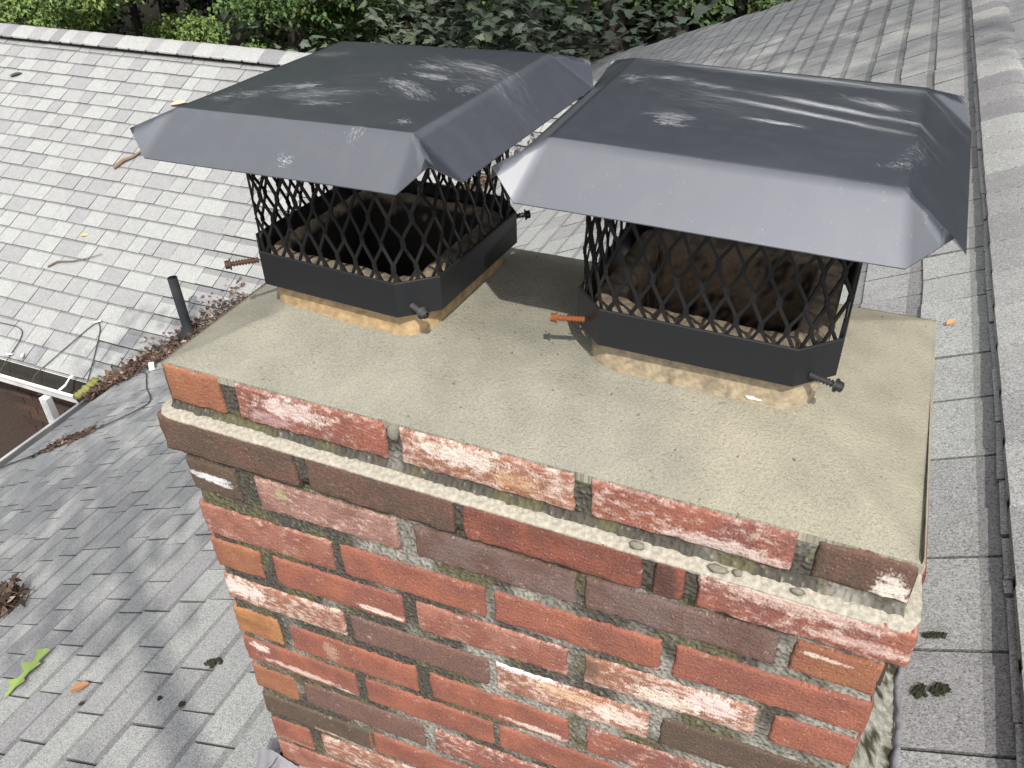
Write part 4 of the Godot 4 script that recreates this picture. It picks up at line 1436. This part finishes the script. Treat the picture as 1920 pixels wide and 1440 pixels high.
	pile("leaf_litter", "brown leaf litter behind the left flue cap in the roof valley", r, 900, func() -> Vector3:
		var v := Vector3(r.randf_range(-1.72, -1.12), 0, 0)
		v.z = VALLEY - v.x
		var off := r.randfn(0.04, 0.05)
		v.x += off; v.z += off
		return Vector3(v.x, maxf(main_pt(v.x, v.z).y, side_pt(v.x, v.z).y) + r.randf() * 0.05 + 0.01, v.z))
	pile("leaf_litter", "small brown tuft of leaves at the left edge of the near roof slope", r, 500, func() -> Vector3:
		var v := Vector3(-1.575 + r.randfn(0, 0.05), 0, -0.42 + r.randfn(0, 0.035))
		return main_pt(v.x, v.z, 0.012 + r.randf() * 0.05))
	pile("leaf_litter", "thin brown scatter of needles beside the cable low on the main roof", r, 260, func() -> Vector3:
		var v := Vector3(-2.84 + r.randfn(0, 0.08), 0, 0)
		v.z = -1.65 - (v.x + 2.84) * 0.35 + r.randfn(0, 0.016)
		return main_pt(v.x, v.z, 0.010 + r.randf() * 0.012))
	# single leaves and twigs
	var oak := leaf_mesh([[0.0, 0.0], [0.06, 0.08], [0.05, 0.20], [0.22, 0.30], [0.07, 0.38], [0.06, 0.50], [0.26, 0.64], [0.08, 0.70], [0.09, 0.80], [0.17, 0.93], [0.0, 1.0]], Color(0.22, 0.30, 0.09))
	single("green_oak_leaf", "narrow bright green lobed leaf lying on the near roof at left", oak, main_pt(-1.004, -0.085, 0.014), Vector3(-0.02, 0.0, -0.155), 0.155)
	var flat_leaf := [[0.0, 0.0], [0.16, 0.15], [0.26, 0.4], [0.22, 0.7], [0.1, 0.9], [0.0, 1.0]]
	single("brown_leaf", "curled tan leaf right of the green leaf on the near roof", leaf_mesh(flat_leaf, Color(0.24, 0.12, 0.06)), main_pt(-0.765, -0.115, 0.016), Vector3(0.035, 0.012, -0.025), 0.050)
	single("tan_leaf", "pale tan leaf on the lower roof near the left cap's corner", leaf_mesh(flat_leaf, Color(0.42, 0.34, 0.24)), side_pt(-4.40, -4.47, 0.016), Vector3(0.13, 0.02, -0.03), 0.14)
	single("orange_leaf", "small orange leaf on the lower roof above the vent pipe", leaf_mesh(flat_leaf, Color(0.55, 0.30, 0.13)), side_pt(-4.38, -3.30, 0.016), Vector3(0.065, 0.0, -0.02), 0.065)
	single("orange_leaf", "tiny orange leaf scrap on the shingles right of the crown", leaf_mesh(flat_leaf, Color(0.55, 0.22, 0.08)), main_pt(0.894, -1.058, 0.013), Vector3(0.014, 0.007, -0.014), 0.022)
	single("dark_leaf", "blackish curled leaf high on the lower roof at far left", leaf_mesh(flat_leaf, Color(0.05, 0.045, 0.04)), side_pt(-6.20, -4.54, 0.02), Vector3(0.11, 0.02, -0.06), 0.12)
	var tw := func(called: String, label: String, pts: Array, rad: float, col: Color) -> void:
		var c3 := []
		var rd := []
		for k in pts.size():
			c3.append(side_pt(pts[k][0], pts[k][1], 0.014 + pts[k][2]))
			rd.append(rad * (1.0 - 0.75 * k / (pts.size() - 1.0)))
		var m := MB.new()
		m.tube(c3, rd, 6)
		tag(put(called, m.mesh(mat(col, 0.9))), label, "twig")
	tw.call("twig", "short broken twig on the lower roof below the left cap's corner", [[-4.50, -3.86, 0.0], [-4.449, -3.927, 0.012], [-4.40, -3.97, 0.004], [-4.34, -4.04, 0.012], [-4.29, -4.10, 0.0]], 0.017, lin(0.15, 0.105, 0.07))
	tw.call("twig", "long thin bent twig lying on the lower roof above the cable", [[-4.46, -3.03, 0.0], [-4.40, -3.075, 0.01], [-4.279, -3.103, 0.006], [-4.18, -3.14, 0.012], [-4.09, -3.20, 0.0]], 0.0075, lin(0.11, 0.085, 0.06))
	# moss and tar spots on the shingles
	M.moss = triplanar(mat(lin(0.060, 0.062, 0.032), 0.98), speckle_tex(45, 0.3, 1.0, 0.06), 20.0)
	for e in [[-0.376, -0.211, 0.030, 0.012, "dark mossy crust on the near roof beside the left brick corner"], [-0.444, -0.113, 0.007, 0.005, "leftmost of three small tar spots below the mossy crust"], [-0.367, -0.104, 0.007, 0.005, "tar spot nearest the brick corner below the mossy crust"], [-0.688, -0.088, 0.007, 0.006, "tar spot just right of the curled tan leaf"],
		[0.870, -0.181, 0.009, 0.011, "left olive moss tuft on the shingles right of the shaft"], [0.893, -0.186, 0.011, 0.011, "right olive moss tuft on the shingles right of the shaft"], [0.888, -0.269, 0.016, 0.004, "upper thin moss streak on the shingles right of the corbel"]]:
		var m := MB.new()
		for k in 64:
			var ro := sqrt(r.randf())
			var a := r.randf() * TAU
			ro *= 0.75 + 0.45 * sin(a * 3.0 + e[0] * 900.0) * sin(a * 2.0 + e[1] * 500.0)
			var c := main_pt(e[0] + cos(a) * e[2] * ro, e[1] + sin(a) * e[3] * ro, 0.009)
			var s := r.randf_range(0.0012, 0.0032) * (1.6 if e[2] > 0.02 else 1.0)
			m.box(Transform3D(Basis.from_euler(Vector3(r.randf() * 0.8, r.randf() * TAU, 0.4 + r.randf() * 0.6)), c), Vector3(s * 1.8, s, s * 1.2))
		tag(put("moss_patch", m.mesh(M.moss)), e[4], "moss")

func leaf_mesh(side: Array, col: Color) -> ArrayMesh:
	var m := MB.new()
	m.col = col
	var n := side.size()
	for sgn in [1.0, -1.0]:
		for k in n - 1:
			var a := Vector3(0, 0, -side[k][1])
			var b := Vector3(0, 0, -side[k + 1][1])
			var c := Vector3(side[k + 1][0] * sgn, side[k + 1][0] * 0.25, -side[k + 1][1])
			var d := Vector3(side[k][0] * sgn, side[k][0] * 0.25, -side[k][1])
			if sgn > 0.0:
				if k == 0: m.face3(a, b, c)
				elif k == n - 2: m.face3(a, b, d)
				else: m.quad(a, b, c, d)
			else:
				if k == 0: m.face3(a, c, b)
				elif k == n - 2: m.face3(a, d, b)
				else: m.quad(a, d, c, b)
	return m.mesh(leaf_mat())

func leaf_mat() -> StandardMaterial3D:
	if not M.has("leaf"):
		M.leaf = mat(Color.WHITE, 0.6, 0, true)
		M.leaf.cull_mode = BaseMaterial3D.CULL_DISABLED
		M.leaf.backlight_enabled = true
		M.leaf.backlight = Color(0.18, 0.22, 0.05)
	return M.leaf

func single(called: String, label: String, mesh: Mesh, at: Vector3, along_: Vector3, size: float) -> void:
	var o := put(called, mesh)
	var z := -along_.normalized()
	var up := Vector3(-0.3, 1, 0.3).normalized()
	var x := up.cross(z).normalized()
	o.transform = Transform3D(Basis(x, z.cross(x), z) * Basis.from_scale(Vector3.ONE * size), at)
	tag(o, label, "leaf")

func pile(called: String, label: String, r: RandomNumberGenerator, n: int, where: Callable) -> void:
	var m := MB.new()
	for k in n:
		var p: Vector3 = where.call()
		var s := r.randf_range(0.009, 0.030)
		var b := Basis.from_euler(Vector3(r.randfn(0, 0.5), r.randf() * TAU, r.randfn(0, 0.5)))
		var t := r.randf()
		m.col = Color(0.045, 0.032, 0.024).lerp(Color(0.17, 0.105, 0.075), t * t) if r.randf() < 0.97 else Color(0.34, 0.25, 0.20)
		if k % 3 == 0:
			m.box(Transform3D(b, p), Vector3(s * 3.0, 0.0022, 0.0025))
		else:
			m.quad(p + b * Vector3(-s, 0, 0), p + b * Vector3(0, s * 0.2, -s * 0.5), p + b * Vector3(s, 0, 0), p + b * Vector3(0, s * 0.2, s * 0.5))
	var mt := M.litter as StandardMaterial3D
	mt.cull_mode = BaseMaterial3D.CULL_DISABLED
	var o := put(called, m.mesh(mt))
	tag(o, label, "leaf litter", "", "stuff")

# ---------------------------------------------------------------- the woods
const GROUND := -5.3
var leaf_kinds := {}

func spray(kind: String) -> ArrayMesh:
	if leaf_kinds.has(kind): return leaf_kinds[kind]
	var r := RandomNumberGenerator.new()
	r.seed = kind.hash()
	var m := MB.new()
	var n := 1 if kind == "maple" else 7
	for k in n:
		var b := Basis.from_euler(Vector3(r.randfn(0, 0.45), r.randf() * TAU, r.randfn(0, 0.45)))
		var at := Vector3.ZERO if n == 1 else Vector3(r.randfn(0, 0.8), r.randfn(0, 0.28), r.randfn(0, 0.8))
		m.col = Color.WHITE * r.randf_range(0.75, 1.1) if n > 1 else Color.WHITE
		if kind == "maple":
			b = Basis.IDENTITY
			var pts := [[0.0, 0.02], [0.20, 0.05], [0.36, -0.02], [0.34, 0.14], [0.56, 0.30], [0.40, 0.36], [0.44, 0.50], [0.24, 0.46], [0.22, 0.64], [0.12, 0.74], [0.0, 1.0]]
			for sg in [1.0, -1.0]:
				for q in pts.size() - 1:
					var A := Vector3(pts[q][0] * sg, -absf(pts[q][0]) * 0.28 - pts[q][1] * 0.1, -pts[q][1])
					var B := Vector3(pts[q + 1][0] * sg, -absf(pts[q + 1][0]) * 0.28 - pts[q + 1][1] * 0.1, -pts[q + 1][1])
					if sg > 0.0: m.face3(Vector3(0, 0.0, -0.3), B, A)
					else: m.face3(Vector3(0, 0.0, -0.3), A, B)
		else:
			var l := 1.0
			var w := 0.34
			var A := at
			var T := at + b * Vector3(0, -0.12, -l)
			var L := at + b * Vector3(-w, 0.08, -l * 0.45)
			var R := at + b * Vector3(w, 0.08, -l * 0.45)
			m.face3(A, L, T); m.face3(A, T, R)
	leaf_kinds[kind] = m.mesh(leaf_mat())
	return leaf_kinds[kind]

# crown of leaf sprays gathered in clumps round the limb ends
func tree(called: String, label: String, at: Vector2, height: float, radius: float, low: float, trunk: float, kind: String, size: float, col: Color, count: int, seed_: int, group := "trees in the wood behind the house") -> Node3D:
	var r := RandomNumberGenerator.new()
	r.seed = seed_
	var t := node(called, self, Vector3(at.x, GROUND, at.y))
	tag(t, label, "tree", group)
	var tm := MB.new()
	var pts := []
	var rad := []
	for k in 8:
		var f := k / 7.0
		pts.append(Vector3(sin(f * 3.0 + seed_) * 0.25 * f, f * height * 0.92, cos(f * 2.3 + seed_) * 0.25 * f))
		rad.append(lerpf(trunk, trunk * 0.15, pow(f, 0.8)))
	tm.tube(pts, rad, 9)
	put("trunk", tm.mesh(M.bark), t)
	var clumps := []
	var bm := MB.new()
	var nl := int(10 + height * 1.6)
	for k in nl:
		var f := lerpf(low / height, 0.98, (k + r.randf()) / nl)
		var a := k * 2.4 + r.randf()
		var reach := radius * sqrt(maxf(0.06, 1.0 - pow((f - 0.42) / 0.62, 2.0))) * r.randf_range(0.65, 1.05)
		var root: Vector3 = pts[0].lerp(pts[7], f * 0.94)
		root.y = height * f * 0.92
		var tip := root + Vector3(cos(a) * reach, reach * r.randf_range(-0.15, 0.35), sin(a) * reach)
		var mid := root.lerp(tip, 0.5) + Vector3(0, reach * 0.10, 0)
		bm.tube([root, mid, tip], [trunk * 0.28 * (1.1 - f), trunk * 0.16 * (1.1 - f), 0.008], 5, false)
		for e in 4:
			clumps.append([root.lerp(tip, 0.45 + 0.2 * e) + Vector3(r.randfn(0, 0.2), r.randfn(0, 0.12), r.randfn(0, 0.2)) * radius * 0.5, radius * r.randf_range(0.16, 0.30)])
	put("limb", bm.mesh(M.bark), t)
	var mm := MultiMesh.new()
	mm.transform_format = MultiMesh.TRANSFORM_3D
	mm.use_colors = true
	mm.mesh = spray(kind)
	mm.instance_count = count
	for k in count:
		var c: Array = clumps[r.randi() % clumps.size()]
		var d := Vector3(r.randfn(0, 1), r.randfn(0, 0.45), r.randfn(0, 1)) * (0.55 if kind == "maple" else 0.42)
		var p: Vector3 = c[0] + d * c[1]
		var b := Basis.from_euler(Vector3(r.randfn(0, 0.35), r.randf() * TAU, r.randfn(0, 0.35))) * Basis.from_scale(Vector3.ONE * size * r.randf_range(0.7, 1.25))
		mm.set_instance_transform(k, Transform3D(b, p))
		var sh := r.randf_range(0.75, 1.2)
		var hue := r.randf_range(-0.015, 0.015)
		mm.set_instance_color(k, Color(col.r * sh + hue * 0.6, col.g * sh, col.b * sh - hue * 0.3))
	var o := MultiMeshInstance3D.new()
	o.name = "crown"
	o.multimesh = mm
	t.add_child(o, true)
	o.set_meta("kind", "stuff")
	return t

func build_woods() -> void:
	var gm := MB.new()
	gm.quad(Vector3(-90, GROUND, -90), Vector3(90, GROUND, -90), Vector3(90, GROUND, 90), Vector3(-90, GROUND, 90))
	M.soil = triplanar(mat(lin(0.07, 0.055, 0.035), 0.98), speckle_tex(46, 0.4, 1.0, 0.03), 0.35)
	tag(put("ground", gm.mesh(M.soil)), "", "", "", "structure")
	# the near maple, its nearest leaves one by one
	var mp := tree("maple_tree", "broad maple with large grey-green leaves just behind the caps", Vector2(-3.6, -10.0), 11.0, 3.2, 1.2, 0.15, "maple", 0.125, Color(0.070, 0.090, 0.060), 7000, 3)
	var r := RandomNumberGenerator.new()
	r.seed = 8
	var shades := []
	for k in 5:
		var one := MB.new()
		var src: ArrayMesh = spray("maple")
		var arr := src.surface_get_arrays(0)
		var cl := PackedColorArray()
		var col := Color(0.078 + 0.013 * k, 0.098 + 0.014 * k, 0.070 + 0.011 * k)
		for i in arr[Mesh.ARRAY_VERTEX].size(): cl.push_back(col)
		arr[Mesh.ARRAY_COLOR] = cl
		var am := ArrayMesh.new()
		am.add_surface_from_arrays(Mesh.PRIMITIVE_TRIANGLES, arr)
		am.surface_set_material(0, leaf_mat())
		shades.append(am)
	for k in 260:
		var q := k % 26
		var c := Vector3(lerpf(-4.3, -2.2, r.randf()), 0, 0)
		c = Vector3(-3.25 + (q % 9 - 4) * 0.27 + r.randfn(0, 0.12), -1.45 - (q / 9) * 0.36 + r.randfn(0, 0.10), -7.9 + (q % 4) * 0.16 + r.randfn(0, 0.14))
		var o := put("leaf", shades[r.randi() % 5], mp)
		o.transform = Transform3D(Basis.from_euler(Vector3(r.randfn(0.35, 0.3), r.randf_range(-0.9, 0.9) + PI, r.randfn(0, 0.35))) * Basis.from_scale(Vector3.ONE * r.randf_range(0.115, 0.17)), c - mp.position)
	var lm := MultiMesh.new()
	lm.transform_format = MultiMesh.TRANSFORM_3D
	lm.use_colors = true
	lm.mesh = spray("maple")
	lm.instance_count = 900
	for k in 900:
		var p := Vector3(-3.35 + r.randfn(0, 0.75), -1.95 + r.randfn(0, 0.5), -8.55 + r.randfn(0, 0.22))
		lm.set_instance_transform(k, Transform3D(Basis.from_euler(Vector3(r.randfn(0.35, 0.3), r.randf_range(-0.9, 0.9) + PI, r.randfn(0, 0.35))) * Basis.from_scale(Vector3.ONE * r.randf_range(0.11, 0.17)), p - mp.position))
		var sh := r.randf_range(0.8, 1.2)
		lm.set_instance_color(k, Color(0.078 * sh, 0.102 * sh, 0.068 * sh))
	var lo := MultiMeshInstance3D.new()
	lo.name = "leaf_mass"
	lo.multimesh = lm
	mp.add_child(lo, true)
	lo.set_meta("kind", "stuff")
	for k in 7:
		var bm := MB.new()
		var y := -1.5 - (k % 3) * 0.32
		bm.tube([Vector3(-3.6 + k * 0.1, y - 0.2, -9.6), Vector3(-3.9 + k * 0.25, y + 0.1, -8.7), Vector3(-4.3 + k * 0.36, y, -7.8)].map(func(p): return p - mp.position), [0.03, 0.02, 0.006], 6)
		put("limb", bm.mesh(M.bark), mp)
	tree("ash_tree", "bright yellow-green tree beyond the left end of the far ridge", Vector2(-9.3, -9.2), 8.0, 1.35, 1.6, 0.10, "narrow", 0.062, Color(0.125, 0.19, 0.05), 12000, 11)
	tree("beech_tree", "mid green tree right of the bright one, dark gaps in its crown", Vector2(-8.0, -11.0), 13.0, 2.8, 1.5, 0.17, "narrow", 0.070, Color(0.060, 0.105, 0.030), 13000, 12)
	tree("beech_tree", "mid green tree just left of the maple, above the left cap", Vector2(-6.0, -11.0), 12.0, 2.3, 1.5, 0.16, "narrow", 0.070, Color(0.066, 0.115, 0.032), 12000, 13)
	tree("oak_tree", "dull olive tree at the far left end of the ridge", Vector2(-12.6, -9.0), 12.0, 2.8, 1.2, 0.2, "narrow", 0.085, Color(0.042, 0.06, 0.026), 11000, 14)
	tree("oak_tree", "dark trunked oak between the maple and the hip of the roof", Vector2(-3.9, -14.5), 16.0, 3.0, 6.0, 0.26, "narrow", 0.14, Color(0.05, 0.075, 0.028), 6000, 15)
	tree("oak_tree", "thin dark trunk rising right behind the hip of the roof", Vector2(-2.6, -14.0), 15.0, 2.6, 6.5, 0.13, "narrow", 0.14, Color(0.05, 0.075, 0.028), 4500, 16)
	tree("oak_tree", "tree right of the thin trunk with a small lit spray of leaves", Vector2(-1.6, -15.5), 15.0, 3.2, 1.8, 0.22, "narrow", 0.12, Color(0.05, 0.085, 0.026), 6000, 17)
	var x := -24.0
	var k := 0
	while x < 16.0:
		var z := -19.0 - (k % 3) * 2.5 + (absf(x + 4.0) * 0.25 if x < -4.0 else 0.0)
		tree("forest_tree", "tall dark tree deep in the wood behind the house", Vector2(x, z), 19.0 + (k * 7 % 5), 3.6, 1.0, 0.26, "narrow", 0.26, Color(0.045, 0.07, 0.025), 3200, 30 + k, "tall dark trees deep in the wood")
		x += 2.3
		k += 1
	# trees off to the right; their boughs dapple the roofs
	var st := tree("shade_tree", "tree on the viewer's side whose boughs dapple the near roof", Vector2(8.2, 6.4), 13.0, 2.0, 8.0, 0.25, "narrow", 0.15, Color(0.08, 0.13, 0.04), 1500, 61, "trees on the viewer's side")
	bough(st, Vector3(8.0, 1.5, 5.6), Vector3(-0.75, 2.4, 1.95), 0.7, 470, 71)
	var st2 := tree("shade_tree", "tree past the ridge whose bough shades the far hip", Vector2(8.6, -2.0), 13.0, 2.0, 8.0, 0.25, "narrow", 0.15, Color(0.08, 0.13, 0.04), 1500, 62, "trees on the viewer's side")
	bough(st2, Vector3(8.6, 3.0, -2.6), Vector3(0.9, 5.4, -2.3), 1.6, 6500, 72)
	bough(st2, Vector3(8.6, 3.4, -3.6), Vector3(0.8, 5.8, -3.2), 2.0, 6500, 73)

# a long limb reaching over the house, with its own leaves
func bough(t: Node3D, a: Vector3, b: Vector3, spread: float, count: int, seed_: int) -> void:
	var r := RandomNumberGenerator.new()
	r.seed = seed_
	var m := MB.new()
	var pts := [a, a.lerp(b, 0.35) + Vector3(0, 0.8, 0), a.lerp(b, 0.7) + Vector3(0, 0.5, 0), b]
	m.tube(pts.map(func(p): return p - t.position), [0.12, 0.08, 0.045, 0.01], 7)
	put("bough", m.mesh(M.bark), t)
	var mm := MultiMesh.new()
	mm.transform_format = MultiMesh.TRANSFORM_3D
	mm.use_colors = true
	mm.mesh = spray("narrow")
	mm.instance_count = count
	var cl := []
	for k in (190 if spread < 1.0 else 120):
		var f := r.randf_range(0.84 if spread < 1.0 else 0.72, 1.08)
		cl.append(a.lerp(b, f) + Vector3(0, 0.35 * (1.0 - f), 0) + Vector3(r.randfn(0, spread * 0.3), r.randfn(0, 0.25), r.randfn(0, spread * 0.6)))
	for k in count:
		var c: Vector3 = cl[r.randi() % cl.size()]
		var p := c + Vector3(r.randfn(0, 0.16), r.randfn(0, 0.10), r.randfn(0, 0.16)) * (0.5 if spread < 1.0 else 1.6)
		mm.set_instance_transform(k, Transform3D(Basis.from_euler(Vector3(r.randfn(0, 0.4), r.randf() * TAU, r.randfn(0, 0.4))) * Basis.from_scale(Vector3.ONE * r.randf_range(0.05, 0.09)), p - t.position))
		mm.set_instance_color(k, Color(0.08, 0.13, 0.04) * r.randf_range(0.8, 1.2))
	var o := MultiMeshInstance3D.new()
	o.name = "bough_leaves"
	o.multimesh = mm
	t.add_child(o, true)
	o.set_meta("kind", "stuff")
